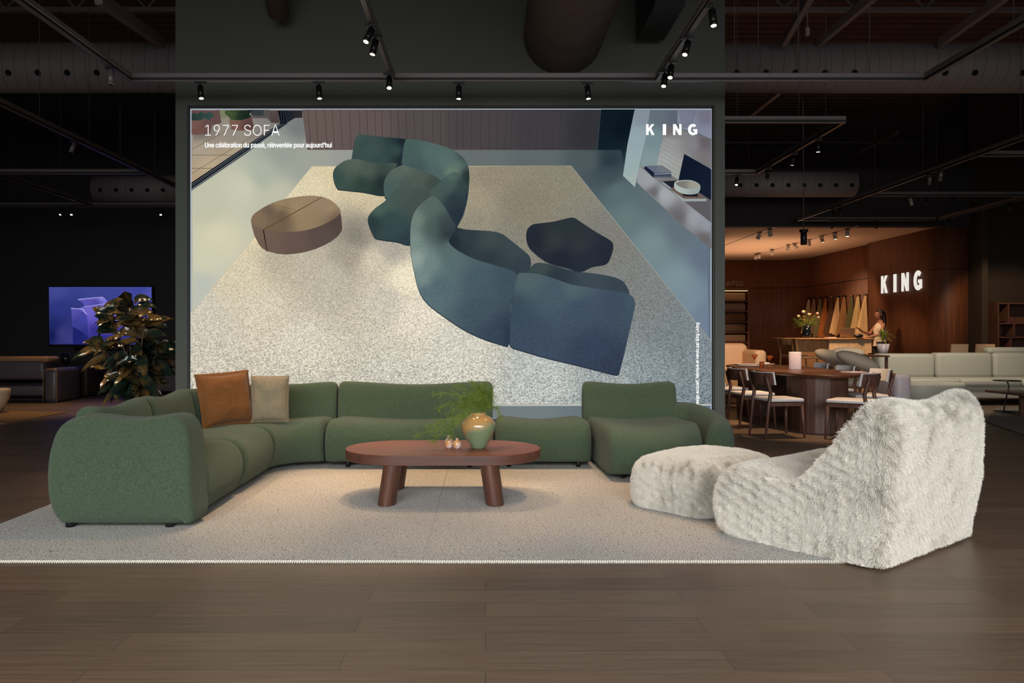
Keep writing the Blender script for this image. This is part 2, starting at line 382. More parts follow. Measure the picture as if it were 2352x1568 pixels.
# timber enclosure: back wall, curved corner, side wall with a step, rounded front corner
def tw(pts, z0, z1, th=.15):
    b = MB(); n = len(pts); vs = []
    for i, p in enumerate(pts):
        a = Vector(pts[max(0, i - 1)]); c = Vector(pts[min(n - 1, i + 1)]); t = (c - a).normalized(); nn = Vector((-t.y, t.x)) * -th
        for z in (z0, z1): vs += [(p[0], p[1], z), (p[0] - nn.x, p[1] - nn.y, z)]
    fs = []
    for i in range(n - 1):
        k = 4 * i; fs += [(k, k + 4, k + 6, k + 2), (k + 1, k + 3, k + 7, k + 5), (k + 2, k + 6, k + 7, k + 3), (k, k + 1, k + 5, k + 4)]
    fs += [(0, 2, 3, 1), (4 * n - 4, 4 * n - 3, 4 * n - 1, 4 * n - 2)]
    b.add(vs, fs, True); return b
def arcp(cx, cy, r, a0, a1, n=12): return [(cx + r * math.cos(math.radians(a0 + (a1 - a0) * i / n)), cy + r * math.sin(math.radians(a0 + (a1 - a0) * i / n))) for i in range(n + 1)]
zj = Z(662, EYB)                    # the horizontal joint in the panelling
o = struct('wall_timber', tw([(4, EYB)] + arcp(EXC - 1.0, EYB - 1.0, 1.0, 90, 0) + [(EXC, 21.6)], 0, EZ), M['wall_wood'])
b = tw([(EXC - .12, 21.6)] + arcp(EXC + .28, EY + .5, .40, 180, 270) + [(EXR - .02, EY + .1)], 0, EZ + .25); b.box(EXC - .12, EXC + .2, 21.58, 21.62, 0, EZ)
struct('wall_sign', b, M['wall_wood'])
struct('trim_1', tw([(4, EYB - .004)] + arcp(EXC - 1.0, EYB - 1.0, .996, 90, 0) + [(EXC - .004, 21.6)], zj, zj + .02, .01), M['black'])
b = tw([(EXC + .0, EY + .62)] + arcp(EXC + .28, EY + .5, .404, 180, 270) + [(EXR - .02, EY + .096)], Z(617, EY), Z(617, EY) + .014, .01)
struct('trim_2', b, M['black'])
b = tw([(4, EYB - .03)] + arcp(EXC - 1.0, EYB - 1.0, .97, 90, 0) + [(EXC - .03, 21.7)], 1.0, 1.04, .06)
struct('trim_3', b, M['walnut'])

# ------------------------------------------------------------------ light box
def scatter_fill(outline, step, y):
    """triangles filling outline (pixels), with inner points every step pixels"""
    V = [Vector(p) for p in outline]; n = len(V); E_ = [(i, (i + 1) % n) for i in range(n)]
    xs = [p[0] for p in outline]; ys = [p[1] for p in outline]
    inner = []; gx = min(xs) + step / 2
    A = np.array(outline)
    while gx < max(xs):
        gy = min(ys) + step / 2
        while gy < max(ys):
            c = False; j = n - 1
            for i in range(n):
                if (A[i, 1] > gy) != (A[j, 1] > gy) and gx < (A[j, 0] - A[i, 0]) * (gy - A[i, 1]) / (A[j, 1] - A[i, 1]) + A[i, 0]: c = not c
                j = i
            if c and np.min(np.hypot(A[:, 0] - gx, A[:, 1] - gy)) > step * .3: inner.append(Vector((gx, gy)))
            gy += step
        gx += step
    r = delaunay_2d_cdt(V + inner, E_, [], 1, 1e-4)
    return [tuple(v) for v in r[0]], [tuple(f) for f in r[2]]
def shade(pts, ctrl, pw=1.6, grade=None):
    P = np.array(pts, float); c = np.array(ctrl, float)
    if grade: lu = c[:, 2:5] @ np.array([.3, .55, .15]); c[:, 2:5] = (c[:, 2:5] * grade[0] + lu[:, None] * (1 - grade[0])) * np.array(grade[1])
    d2 = (P[:, None, 0] - c[None, :, 0]) ** 2 + (P[:, None, 1] - c[None, :, 1]) ** 2 + 60.0
    wgt = d2 ** -pw; wgt /= wgt.sum(1, keepdims=True)
    rgb = wgt @ c[:, 2:5] / 255.0
    return np.where(rgb <= .04045, rgb / 12.92, ((rgb + .055) / 1.055) ** 2.4)
class Art:
    """A printed picture: coloured patches laid flat, one over the next, in one mesh."""
    def __init__(s, Y): s.v = []; s.f = []; s.c = []; s.Y = Y; s.k = 0
    def patch(s, outline, ctrl, tex=0.0, smooth=False, step=9, sub=6, pw=1.6, grade=None):
        if smooth: outline = catmull(outline, sub)
        if len(ctrl) and len(ctrl[0]) == 3: ctrl = [(0, 0) + tuple(ctrl[0])]; step = 400
        pts, fs = scatter_fill(outline, step, 0)
        col = shade(pts, ctrl, pw, grade); o = len(s.v); s.k += 1; yy = s.Y - s.k * .00025
        s.v += [((p[0] - VX) * s.Y / F0, yy, CH - (p[1] - VY) * s.Y / F0) for p in pts]
        s.f += [tuple(i + o for i in f) for f in fs]
        s.c += [(a[0], a[1], a[2], tex) for a in col]
    def build(s, name, m, parent):
        me = bpy.data.meshes.new(name); loc = parent.location
        me.from_pydata([(x - loc.x, y - loc.y, z - loc.z) for x, y, z in s.v], [], s.f); me.update()
        ca = me.color_attributes.new('Col', 'FLOAT_COLOR', 'POINT'); ca.data.foreach_set('color', np.array(s.c, dtype=np.float32).ravel())
        me.materials.append(m); o = bpy.data.objects.new(name, me); C.objects.link(o); o.parent = parent
        return o
def print_mat(name, strength=1.0, scale=55.0):
    m = bpy.data.materials.new(name); m.use_nodes = True; nt = m.node_tree; N = nt.nodes; K = nt.links; N.remove(N['Principled BSDF'])
    at_ = N.new('ShaderNodeAttribute'); at_.attribute_name = 'Col'; tc = N.new('ShaderNodeTexCoord')
    mp = N.new('ShaderNodeMapping'); mp.inputs['Scale'].default_value = (1, 1, 1.55); K.new(tc.outputs['Object'], mp.inputs[0])
    def nz(sc_, d):
        n = N.new('ShaderNodeTexNoise'); n.inputs['Scale'].default_value = sc_; n.inputs['Detail'].default_value = d; n.inputs['Roughness'].default_value = .6; K.new(mp.outputs[0], n.inputs[0]); return n.outputs['Fac']
    sp = N.new('ShaderNodeSeparateXYZ'); K.new(tc.outputs['Object'], sp.inputs[0])
    mr = N.new('ShaderNodeMapRange'); mr.inputs[1].default_value = -1.5; mr.inputs[2].default_value = 1.0; K.new(sp.outputs[2], mr.inputs[0])
    mx = N.new('ShaderNodeMix'); K.new(mr.outputs[0], mx.inputs[0]); K.new(nz(scale, 3), mx.inputs[2]); K.new(nz(scale * 1.7, 2), mx.inputs[3])
    a = N.new('ShaderNodeMath'); a.operation = 'SUBTRACT'; a.inputs[1].default_value = .5; K.new(mx.outputs[0], a.inputs[0])
    ma = N.new('ShaderNodeMapRange'); ma.inputs[1].default_value = -1.5; ma.inputs[2].default_value = 1.4; ma.inputs[3].default_value = 1.9; ma.inputs[4].default_value = .8; K.new(sp.outputs[2], ma.inputs[0])
    b1 = N.new('ShaderNodeMath'); b1.operation = 'MULTIPLY'; K.new(a.outputs[0], b1.inputs[0]); K.new(ma.outputs[0], b1.inputs[1])
    b2 = N.new('ShaderNodeMath'); b2.operation = 'MULTIPLY'; K.new(b1.outputs[0], b2.inputs[0]); K.new(at_.outputs['Alpha'], b2.inputs[1])
    c = N.new('ShaderNodeMath'); c.operation = 'ADD'; c.inputs[1].default_value = 1; c.use_clamp = False; K.new(b2.outputs[0], c.inputs[0])
    c2 = N.new('ShaderNodeMath'); c2.operation = 'MAXIMUM'; c2.inputs[1].default_value = .15; K.new(c.outputs[0], c2.inputs[0])
    mm = N.new('ShaderNodeMix'); mm.data_type = 'RGBA'; mm.blend_type = 'MULTIPLY'; mm.inputs[0].default_value = 1; K.new(at_.outputs['Color'], mm.inputs[6]); K.new(c2.outputs[0], mm.inputs[7])
    e = N.new('ShaderNodeEmission'); e.inputs[1].default_value = strength; K.new(mm.outputs[2], e.inputs[0]); K.new(e.outputs[0], N['Material Output'].inputs[0])
    return m
def T(ox, oy, k): return lambda L: [(ox + p[0] / k, oy + p[1] / k) + tuple(p[2:]) for p in L]
cA, cB, cC, cD, c1, c2 = T(740, 290, 5.228), T(920, 420, 3.409), T(1420, 240, 4.354), T(420, 240, 7.84), T(420, 230, 3.647), T(1020, 230, 3.647)

PY = WY + .02
box = thing('light_box', 'huge backlit picture of curved green sofas on a cream rug, set in the display wall', 'light box', (X(1036, PY), PY, 2.0))
A = Art(PY)
px0, px1, py0, py1 = 440, 1632, 252, 962
A.patch([(px0, py0), (px1, py0), (px1, py1), (px0, py1)], [(480, 480, 192, 192, 168), (470, 600, 207, 204, 178), (600, 400, 172, 178, 162), (560, 430, 200, 200, 176), (500, 540, 212, 206, 178), (650, 350, 152, 158, 148),
    (690, 290, 120, 122, 122), (800, 362, 150, 152, 146), (720, 362, 158, 160, 150), (640, 450, 190, 190, 168), (700, 370, 156, 160, 150), (460, 650, 188, 192, 180), (1100, 360, 100, 108, 108), (1250, 362, 92, 102, 104), (1350, 370, 76, 88, 92), (1400, 370, 42, 58, 64),
    (1420, 440, 90, 108, 112), (1400, 400, 62, 78, 84), (1440, 500, 100, 120, 122), (1500, 460, 92, 108, 114), (1560, 530, 98, 112, 120), (1500, 560, 118, 138, 140), (1560, 640, 124, 144, 152), (1620, 590, 98, 112, 128), (1620, 720, 112, 126, 146), (1580, 690, 120, 138, 150),
    (1380, 945, 104, 116, 122), (1200, 948, 114, 124, 128), (700, 948, 150, 154, 154), (1620, 948, 92, 112, 130)], .12, step=10)
A.patch([(440, 252), (700, 252), (640, 285), (440, 425)], [(460, 300, 120, 112, 105), (620, 270, 130, 126, 122), (540, 310, 150, 140, 124), (460, 345, 178, 160, 132), (600, 300, 140, 132, 120), (480, 380, 196, 168, 126), (452, 410, 190, 158, 118), (540, 350, 182, 160, 124)], .25, step=8, grade=(.72, (.97, .97, .97)))
for l in ([(440, 342), (530, 295)], [(440, 398), (600, 300)], [(440, 355.5), (533, 355.5)], [(440, 386), (490, 386)], [(530, 295), (560, 280)]):
    (ax, ay), (bx, by) = l; A.patch([(ax, ay), (bx, by), (bx, by + 1), (ax, ay + 1.2)], [(96, 84, 70)])
A.patch(cD([(1450, 95), (1560, 95), (1600, 330), (1510, 245), (1250, 245), (1250, 95)]), [(84, 80, 80)])
A.patch(cD([(1200, 95), (1455, 95), (1455, 200), (1240, 200)]), [(52, 60, 60)])
A.patch(cD([(640, 100), (760, 100), (800, 240), (690, 250)]), [(120, 124, 96)])
A.patch(cD([(145, 100), (530, 110), (660, 100), (695, 335), (530, 370), (145, 250)]), [(96, 72, 70)])
A.patch(cD([(150, 285), (330, 270), (530, 250), (525, 400), (490, 520), (380, 540), (150, 545)]), cD([(200, 330, 116, 84, 76), (480, 330, 98, 74, 72), (300, 500, 108, 78, 70)]), .15)
A.patch(cD([(150, 190), (200, 150), (260, 170), (330, 130), (400, 160), (500, 140), (560, 200), (530, 230), (470, 290), (400, 250), (300, 285), (150, 280)]), cD([(200, 220, 40, 58, 54), (450, 200, 50, 72, 68)]), .9, smooth=True)
A.patch(cD([(825, 250), (860, 285), (1050, 290), (1180, 250), (1240, 215), (1290, 440), (1200, 465), (1000, 470), (880, 455)]), cD([(900, 350, 124, 88, 76), (1200, 400, 88, 64, 60)]), .15)
A.patch(cD([(760, 110), (1240, 100), (1200, 180), (1240, 215), (1180, 250), (1050, 288), (870, 280), (840, 240), (760, 170)]), cD([(850, 150, 66, 84, 52), (1100, 180, 28, 46, 34), (1180, 230, 22, 32, 28)]), 1.4)
A.patch(cD([(1555, 110), (1710, 110), (1750, 335), (1590, 330)]), cD([(1600, 150, 84, 70, 70), (1700, 300, 76, 62, 62)]))
A.patch(cD([(1860, 110), (2150, 110), (2155, 240), (2020, 245), (1880, 330)]), cD([(1900, 150, 30, 34, 42), (2120, 200, 44, 42, 46)]))
A.patch(cD([(1710, 110), (1860, 110), (1885, 335), (1160, 870), (150, 1560), (150, 1410), (1755, 335)]), [(14, 18, 26)])
for q in ([(1755, 350), (150, 1440), (150, 1452), (1765, 360)], [(1810, 350), (150, 1475), (150, 1485), (1815, 356)], [(1870, 345), (150, 1520), (150, 1556), (1890, 350)]): A.patch(cD(q), [(100, 108, 112)])
for k in (1765, 1808, 1850): A.patch(cD([(k - 8, 110), (k, 110), (k + 32, 350), (k + 24, 350)]), [(60, 68, 78)])
A.patch([(694, 252), (1380, 252), (1371, 344.5), (706, 344.5)], [(720, 300, 108, 90, 86), (850, 300, 102, 86, 86), (950, 300, 88, 76, 78), (1100, 300, 76, 68, 74), (1250, 300, 66, 62, 68), (1360, 300, 50, 52, 60)], .22, step=9, grade=(.75, (.96, .96, .94)))
random.seed(4)
for k in range(36):
    x_ = 712 + k * 18.6 + random.uniform(-3, 3); dx = (x_ - 1040) * -.035; A.patch([(x_ - dx * .3, 252), (x_ - dx * .3 + 1, 252), (x_ + dx * .3 + 1, 344), (x_ + dx * .3, 344)], [(60, 50, 52)])
A.patch([(1380, 252), (1458, 252), (1438, 400), (1425, 345), (1372, 345)], [(1400, 270, 14, 26, 34), (1430, 290, 10, 22, 30), (1400, 340, 16, 30, 38), (1432, 380, 40, 56, 62)])
A.patch(cC([(160, 60), (315, 60), (275, 320), (190, 700), (165, 830), (45, 715), (90, 400)]), cC([(250, 100, 128, 140, 150), (200, 350, 146, 164, 170), (120, 600, 150, 170, 172), (150, 780, 160, 174, 170)]), .08)
A.patch(cC([(315, 60), (600, 60), (600, 200), (440, 320), (380, 610), (210, 625), (275, 320)]), cC([(400, 100, 96, 108, 118), (330, 350, 116, 138, 142), (300, 560, 128, 148, 150), (560, 120, 92, 98, 112)]), .08)
A.patch(cC([(590, 60), (925, 60), (925, 350), (780, 280), (630, 250), (590, 190)]), cC([(880, 120, 112, 110, 128), (700, 200, 128, 134, 150), (880, 300, 130, 134, 154)]), .05)
for k in range(11): A.patch(cC([(605 + k * 16, 60), (609 + k * 16, 60), (640 + k * 9, 235), (637 + k * 9, 235)]), [(84, 88, 104)])
A.patch(cC([(440, 205), (640, 260), (925, 345), (925, 640), (655, 500), (600, 760), (380, 610), (440, 320)]), cC([(500, 250, 110, 104, 108), (850, 380, 100, 92, 100), (500, 400, 150, 152, 150), (450, 560, 160, 166, 162), (560, 650, 156, 160, 156), (750, 400, 128, 128, 132), (880, 560, 118, 112, 116)]), .5, step=7, grade=(.6, (1, 1, 1)))
for k in range(7): A.patch(cC([(420 - k * 5, 340 + k * 42), (620, 455 + k * 45), (620, 458 + k * 45), (420 - k * 5, 344 + k * 42)]), [(128, 124, 120)])
A.patch(cC([(655, 497), (925, 652), (925, 960), (800, 920), (597, 760)]), cC([(700, 600, 16, 24, 42), (850, 850, 20, 28, 46)]))
A.patch(cC([(205, 625), (380, 610), (600, 760), (925, 960), (925, 1190), (860, 1130), (640, 970), (205, 655)]), cC([(300, 640, 128, 132, 132), (560, 800, 116, 112, 112), (800, 1000, 92, 88, 92)]), .4, step=6, grade=(.6, (1, 1, 1)))
A.patch(cC([(205, 625), (520, 870), (640, 960), (925, 1185), (925, 1445), (600, 1180), (230, 830), (180, 780), (190, 690)]), cC([(300, 780, 150, 158, 168), (450, 900, 160, 168, 178), (750, 1130, 150, 152, 168), (350, 880, 104, 100, 108), (600, 1130, 104, 100, 106), (850, 1350, 106, 98, 102), (880, 1200, 140, 146, 166)]), .5, step=5, grade=(.5, (1, 1, 1)))
A.patch(cC([(250, 640), (270, 620), (440, 615), (525, 680), (525, 730), (345, 732)]), [(24, 30, 52)])
A.patch(cC([(272, 622), (440, 617), (525, 685), (360, 690)]), cC([(330, 650, 96, 104, 124), (460, 660, 110, 116, 122)]))
A.patch(cC([(352, 695), (522, 688), (522, 702), (358, 706)]), [(128, 134, 150)])
A.patch(cC([(352, 714), (520, 712), (520, 726), (352, 728)]), [(84, 92, 116)])
A.patch(cC([(440, 770), (580, 765), (620, 830), (525, 835)]), [(28, 32, 44)])
A.patch(cC([(440, 780), (520, 835), (515, 845), (440, 795)]), [(150, 158, 170)])
A.patch(cC([(520, 850), (560, 820), (800, 900), (880, 945), (870, 970), (650, 972)]), [(104, 86, 78)])
A.patch(cC([(515, 850), (650, 945), (878, 945), (875, 970), (645, 972)]), [(150, 160, 158)])
A.patch(cC([(620, 880), (790, 860), (790, 925), (650, 920)]), [(26, 28, 38)])
A.patch(cC([(562, 780), (640, 760), (740, 765), (812, 810), (800, 880), (740, 902), (640, 895), (562, 850)]), cC([(600, 860, 170, 182, 178), (780, 850, 148, 160, 156)]), smooth=True)
A.patch(cC([(570, 790), (640, 768), (740, 775), (802, 812), (760, 835), (690, 848), (610, 825)]), cC([(620, 800, 120, 118, 112), (760, 815, 156, 152, 140)]), smooth=True)
# rug
A.patch([(717, 383), (1310, 381), (1632, 786), (1632, 930), (440, 932), (440, 719)], [(760, 400, 208, 200, 172), (730, 430, 212, 205, 180), (1130, 400, 138, 134, 120), (1300, 400, 132, 130, 120), (1200, 470, 130, 127, 116), (1400, 560, 120, 123, 122), (1170, 560, 128, 128, 122), (1300, 630, 116, 118, 120), (1440, 640, 120, 126, 130),
    (1500, 690, 120, 128, 134), (1600, 800, 122, 136, 148), (1560, 760, 118, 130, 142), (1500, 880, 132, 146, 156), (1400, 890, 150, 162, 170), (1250, 860, 178, 188, 192), (1050, 800, 202, 204, 200), (960, 720, 216, 214, 204), (930, 640, 228, 224, 206), (890, 690, 196, 194, 186), (860, 600, 200, 196, 182), (900, 570, 168, 166, 160),
    (760, 640, 182, 180, 170), (820, 540, 132, 130, 124), (850, 520, 150, 146, 138), (800, 585, 160, 156, 148), (860, 470, 196, 188, 164), (830, 430, 205, 196, 170), (640, 590, 178, 174, 160), (700, 600, 182, 178, 166), (560, 620, 206, 200, 180), (600, 540, 212, 204, 178), (650, 460, 214, 208, 184), (600, 700, 206, 202, 188), (500, 800, 198, 196, 188), (460, 740, 198, 198, 190), (700, 800, 206, 205, 196), (900, 880, 196, 197, 192), (700, 920, 188, 188, 182),
    (1600, 920, 118, 134, 146), (1090, 460, 150, 146, 130), (1090, 520, 140, 138, 128)], 1.9, step=9, pw=1.8, grade=(1, (1.04, 1.01, .96)))
A.patch([(440, 929), (1632, 927), (1632, 931), (440, 933)], [(182, 184, 178)])
for l in ([(717, 383), (440, 719)], [(1310, 381), (1632, 786)]):
    (ax, ay), (bx, by) = l; A.patch([(ax, ay), (bx, by), (bx + 2.5, by), (ax + 1.5, ay)], [(196, 190, 168) if ax < 800 else (150, 152, 144)])
# brown pouf
A.patch([(578, 507), (580, 520), (586, 542), (596, 562), (604, 571), (615, 577), (636, 583), (659, 585), (680, 583), (700, 580), (724, 573), (745, 564), (762, 555), (775, 545), (782, 537), (787, 528), (786, 512), (785, 500), (782, 484), (700, 500), (640, 500)], [(590, 530, 118, 94, 78), (620, 560, 112, 88, 74), (680, 560, 104, 82, 72), (740, 545, 92, 74, 68), (778, 510, 84, 68, 62)], .1, grade=(.8, (1, 1, 1)))
A.patch([(578, 507), (590, 488), (640, 462), (711, 450), (756, 458), (782, 482), (775, 498), (740, 518), (700, 530), (656, 533), (610, 527), (585, 518)], [(600, 500, 136, 108, 76), (620, 485, 112, 88, 66), (650, 500, 112, 86, 62), (640, 525, 120, 92, 66), (680, 480, 164, 132, 90), (720, 460, 156, 128, 90), (700, 512, 156, 124, 84), (760, 480, 160, 130, 92), (640, 466, 158, 128, 88), (770, 500, 124, 98, 70)], .1, smooth=True, grade=(.72, (1, 1, 1)))
A.patch([(607, 527), (738, 454), (740, 455), (609, 529)], [(100, 76, 52)]); A.patch([(605, 528), (608, 528), (616, 578), (614, 578)], [(48, 38, 34)]); A.patch([(626, 470), (680, 482), (680, 483), (626, 471)], [(112, 86, 58)])
# green sofas
A.patch(cB([(885, 720), (925, 720), (885, 1270), (840, 1262)]), [(26, 38, 54)]); A.patch(cA([(860, 455), (975, 445), (975, 500), (900, 515), (775, 650), (742, 690)]), [(22, 36, 42)]); A.patch(cA([(1380, 600), (1500, 590), (1420, 700), (1300, 790)]), [(34, 50, 56)])
def S(tf, o_, c_, tex=.5):
    c_ = [tuple(q[:2]) + tuple((v * .66 + (q[2] * .3 + q[3] * .55 + q[4] * .15) * .34) * .92 for v in q[2:5]) for q in c_]
    o2 = catmull([tuple(q[:2]) for q in tf(o_)], 5)
    lo = [(x - .6, y + 2.2) for x, y in o2]; A.patch(lo, [(38, 48, 58)], 0)
    A.patch(o2, tf(c_), tex, step=8)
S(cA, [(395, 180), (425, 122), (470, 105), (700, 130), (960, 155), (1003, 168), (985, 250), (975, 350), (962, 462), (880, 455), (700, 460), (560, 440), (440, 405), (366, 398), (375, 300)], [(450, 130, 62, 92, 84), (600, 300, 60, 90, 86), (900, 300, 50, 82, 82), (980, 200, 25, 42, 52), (500, 200, 55, 85, 78), (700, 430, 52, 82, 80), (960, 400, 28, 46, 56)])
S(cA, [(365, 400), (440, 405), (560, 435), (700, 452), (860, 448), (905, 470), (830, 540), (770, 620), (742, 700), (755, 832), (500, 795), (230, 765), (190, 750), (155, 680), (138, 590), (150, 520), (200, 470), (280, 420)], [(400, 450, 90, 108, 90), (300, 500, 80, 104, 88), (200, 600, 54, 88, 78), (500, 700, 45, 75, 65), (700, 780, 36, 62, 58), (800, 520, 58, 82, 72), (860, 465, 70, 95, 84), (738, 700, 28, 50, 50), (550, 540, 78, 100, 84)])
S(cA, [(1005, 175), (1040, 160), (1150, 170), (1350, 215), (1550, 280), (1680, 370), (1750, 470), (1768, 600), (1762, 750), (1742, 900), (1700, 1060), (1640, 1180), (1610, 1225), (1600, 1150), (1600, 800), (1560, 660), (1480, 640), (1415, 655), (1300, 585), (1200, 545), (1080, 508), (966, 475), (970, 350), (985, 230)], [(1050, 250, 68, 104, 98), (1300, 350, 78, 116, 110), (1500, 420, 84, 122, 116), (1400, 580, 76, 110, 108), (1640, 450, 96, 130, 112), (1752, 600, 36, 58, 60), (1725, 900, 40, 60, 74), (1680, 400, 60, 88, 86), (1150, 480, 64, 98, 98), (1560, 560, 110, 142, 116)])
S(cA, [(742, 700), (770, 620), (830, 540), (900, 495), (990, 475), (1080, 505), (1200, 540), (1330, 590), (1415, 652), (1380, 720), (1290, 800), (1150, 770), (1000, 755), (880, 800), (780, 870), (752, 820)], [(900, 560, 86, 112, 98), (1200, 600, 80, 100, 86), (1000, 700, 72, 98, 88), (780, 750, 70, 104, 98), (1350, 680, 66, 82, 76), (1000, 500, 92, 114, 98)])
S(cA, [(1290, 785), (1400, 690), (1480, 605), (1560, 560), (1620, 560), (1680, 620), (1715, 720), (1718, 900), (1690, 1050), (1625, 1190), (1600, 1220), (1560, 1250), (1490, 1100), (1400, 930), (1310, 880), (1230, 880)], [(1550, 600, 82, 116, 100), (1500, 700, 68, 98, 92), (1600, 900, 42, 64, 75), (1650, 1050, 36, 55, 70), (1350, 800, 70, 98, 90), (1700, 700, 50, 76, 78)])
S(cA, [(870, 780), (1000, 737), (1150, 752), (1290, 785), (1240, 890), (1160, 990), (1110, 1100), (1085, 1200), (1070, 1420), (900, 1390), (670, 1355), (620, 1310), (580, 1220), (555, 1130), (570, 1070), (640, 990), (760, 900)], [(1000, 800, 72, 95, 85), (1100, 900, 68, 88, 80), (800, 950, 70, 100, 88), (800, 1100, 48, 80, 82), (900, 1250, 50, 80, 88), (1000, 1380, 42, 68, 78), (620, 1150, 40, 65, 68), (680, 1010, 72, 108, 96)])
S(cB, [(430, 355), (520, 368), (700, 380), (790, 400), (860, 450), (960, 530), (1010, 580), (1020, 640), (1000, 700), (950, 720), (900, 720), (850, 700), (720, 660), (560, 610), (430, 540), (370, 470), (385, 420)], [(500, 420, 48, 66, 76), (700, 450, 62, 80, 85), (700, 600, 45, 65, 75), (950, 650, 50, 70, 82), (420, 450, 32, 48, 60), (900, 520, 58, 78, 86)], .35)
S(cB, [(1000, 710), (1020, 660), (1060, 630), (1150, 635), (1350, 690), (1550, 715), (1700, 750), (1760, 800), (1777, 880), (1600, 870), (1300, 810), (1050, 740)], [(1100, 660, 60, 82, 85), (1500, 760, 60, 80, 92), (1740, 820, 55, 75, 90), (1200, 740, 44, 62, 76)], .35)
S(cB, [(240, 110), (290, 130), (345, 190), (390, 270), (432, 352), (392, 430), (380, 465), (430, 518), (560, 590), (720, 640), (850, 680), (902, 710), (905, 760), (880, 860), (860, 1000), (855, 1200), (843, 1272), (800, 1268), (650, 1220), (500, 1150), (350, 1050), (220, 950), (150, 850), (110, 700), (85, 550), (78, 420), (90, 290), (140, 190)], [(240, 180, 85, 114, 102), (120, 300, 112, 142, 128), (100, 450, 122, 152, 142), (250, 350, 75, 102, 94), (350, 350, 54, 76, 80), (130, 600, 148, 176, 166), (230, 620, 112, 146, 142), (180, 760, 118, 150, 148), (400, 600, 85, 120, 124), (300, 800, 80, 116, 126), (600, 750, 68, 100, 116), (600, 1000, 65, 92, 112), (850, 750, 62, 90, 106), (750, 1200, 54, 76, 102), (400, 500, 88, 118, 116), (200, 850, 85, 120, 132), (380, 400, 42, 62, 72), (860, 1200, 42, 62, 90)], .7)
S(cB, [(905, 760), (915, 722), (950, 705), (1080, 715), (1200, 750), (1350, 800), (1550, 830), (1750, 860), (1810, 890), (1832, 940), (1825, 1000), (1780, 1200), (1720, 1450), (1700, 1497), (1640, 1492), (1400, 1430), (1150, 1370), (950, 1312), (862, 1278), (855, 1200), (862, 1000), (882, 860)], [(1000, 750, 80, 108, 116), (1200, 850, 70, 98, 118), (1400, 1000, 62, 86, 118), (1700, 950, 60, 84, 112), (1000, 1200, 58, 82, 112), (1500, 1300, 52, 72, 106), (1650, 1450, 48, 66, 98), (1800, 950, 64, 90, 110), (880, 1000, 56, 82, 104), (1350, 815, 80, 108, 120)], .7)
S(cB, [(985, 430), (990, 370), (1030, 330), (1080, 320), (1200, 305), (1330, 275), (1380, 290), (1500, 370), (1620, 440), (1655, 470), (1662, 510), (1650, 560), (1610, 632), (1500, 655), (1410, 692), (1300, 665), (1150, 620), (1040, 540), (1000, 490)], [(1300, 330, 42, 56, 62), (1200, 450, 50, 62, 68), (1050, 450, 35, 45, 60), (1400, 480, 48, 58, 66), (1450, 600, 38, 48, 68), (1250, 600, 34, 42, 62), (1620, 560, 35, 45, 65)], .3)
A.build('printed_picture', print_mat('backlit_print', 1.0, 52), box)
ty = A.k * .00025 + .002
def px_text(body, x0, x1, y0, y1, offset, m, name='lettering', Y=None, vertical=False, parent=None, bold=0, **kw):
    Y = Y or PY - ty
    w_, h_ = X(x1, Y) - X(x0, Y), Z(y0, Y) - Z(y1, Y)
    if vertical:
        t = text_mesh(body, h_, w_, offset, **kw); t.v = [(-z + w_, y_, x) for x, y_, z in t.v]
    else: t = text_mesh(body, w_, h_, offset, **kw)
    t.v = [(x + X(x0, Y), y_ + Y, z + Z(y1, Y)) for x, y_, z in t.v]
    if bold:
        base_v, base_f = list(t.v), list(t.f); e_ = bold * Y / F0
        for k_, (dx, dz) in enumerate(((-e_, 0), (e_, 0), (0, e_ * .6), (0, -e_ * .6))):
            t.add([(x + dx, y_ - .0002 * (k_ + 1), z + dz) for x, y_, z in base_v], base_f)
    return t.build(name, m, parent, world=True)
px_text('1977 SOFA', 471, 642, 286.5, 311.5, -.012, M['text'], parent=box)
px_text("Une célébration du passé, réinventée pour aujourd'hui", 471, 762, 327, 341.5, 0, M['text'], parent=box, bold=.45)
px_text('Design exclusif, fabriqué et vendu par King Living', 1597.5, 1607, 741, 932, 0, M['text'], vertical=True, parent=box, bold=.4)
LY = PY - ty; lw = X(1602, LY) - X(1484, LY); lh = Z(285, LY) - Z(310, LY)
for x_, w_, polys in heavy_letters():
    for P in polys: MB().add([(X(1484, LY) + (x_ + u * w_) * lw, LY, Z(310, LY) + v * lh) for u, v in P], [tuple(range(len(P)))]).build('logo_letter', M['text'], box, world=True)
b = MB(); h0, h1, hz1 = X(440, PY), X(1632, PY), Z(252, PY)
b.box(h0 - .007, h0, PY - .015, PY, bz0, hz1 + .007); b.box(h1, h1 + .007, PY - .015, PY, bz0, hz1 + .007); b.box(h0 - .007, h1 + .007, PY - .015, PY, hz1, hz1 + .007)
b.build('edge_light', M['halo'], box, world=True)
b = MB(); b.box(bx0, h0 - .013, WY - .005, PY + .05, bz0, bz1, .006); b.box(h1 + .013, bx1, WY - .005, PY + .05, bz0, bz1, .006); b.box(h0 - .013, h1 + .013, WY - .005, PY + .05, hz1 + .013, bz1, .006); b.box(bx0, bx1, PY + .02, PY + .06, bz0, bz1)
b.build('frame', M['frame_paint'], box, world=True)
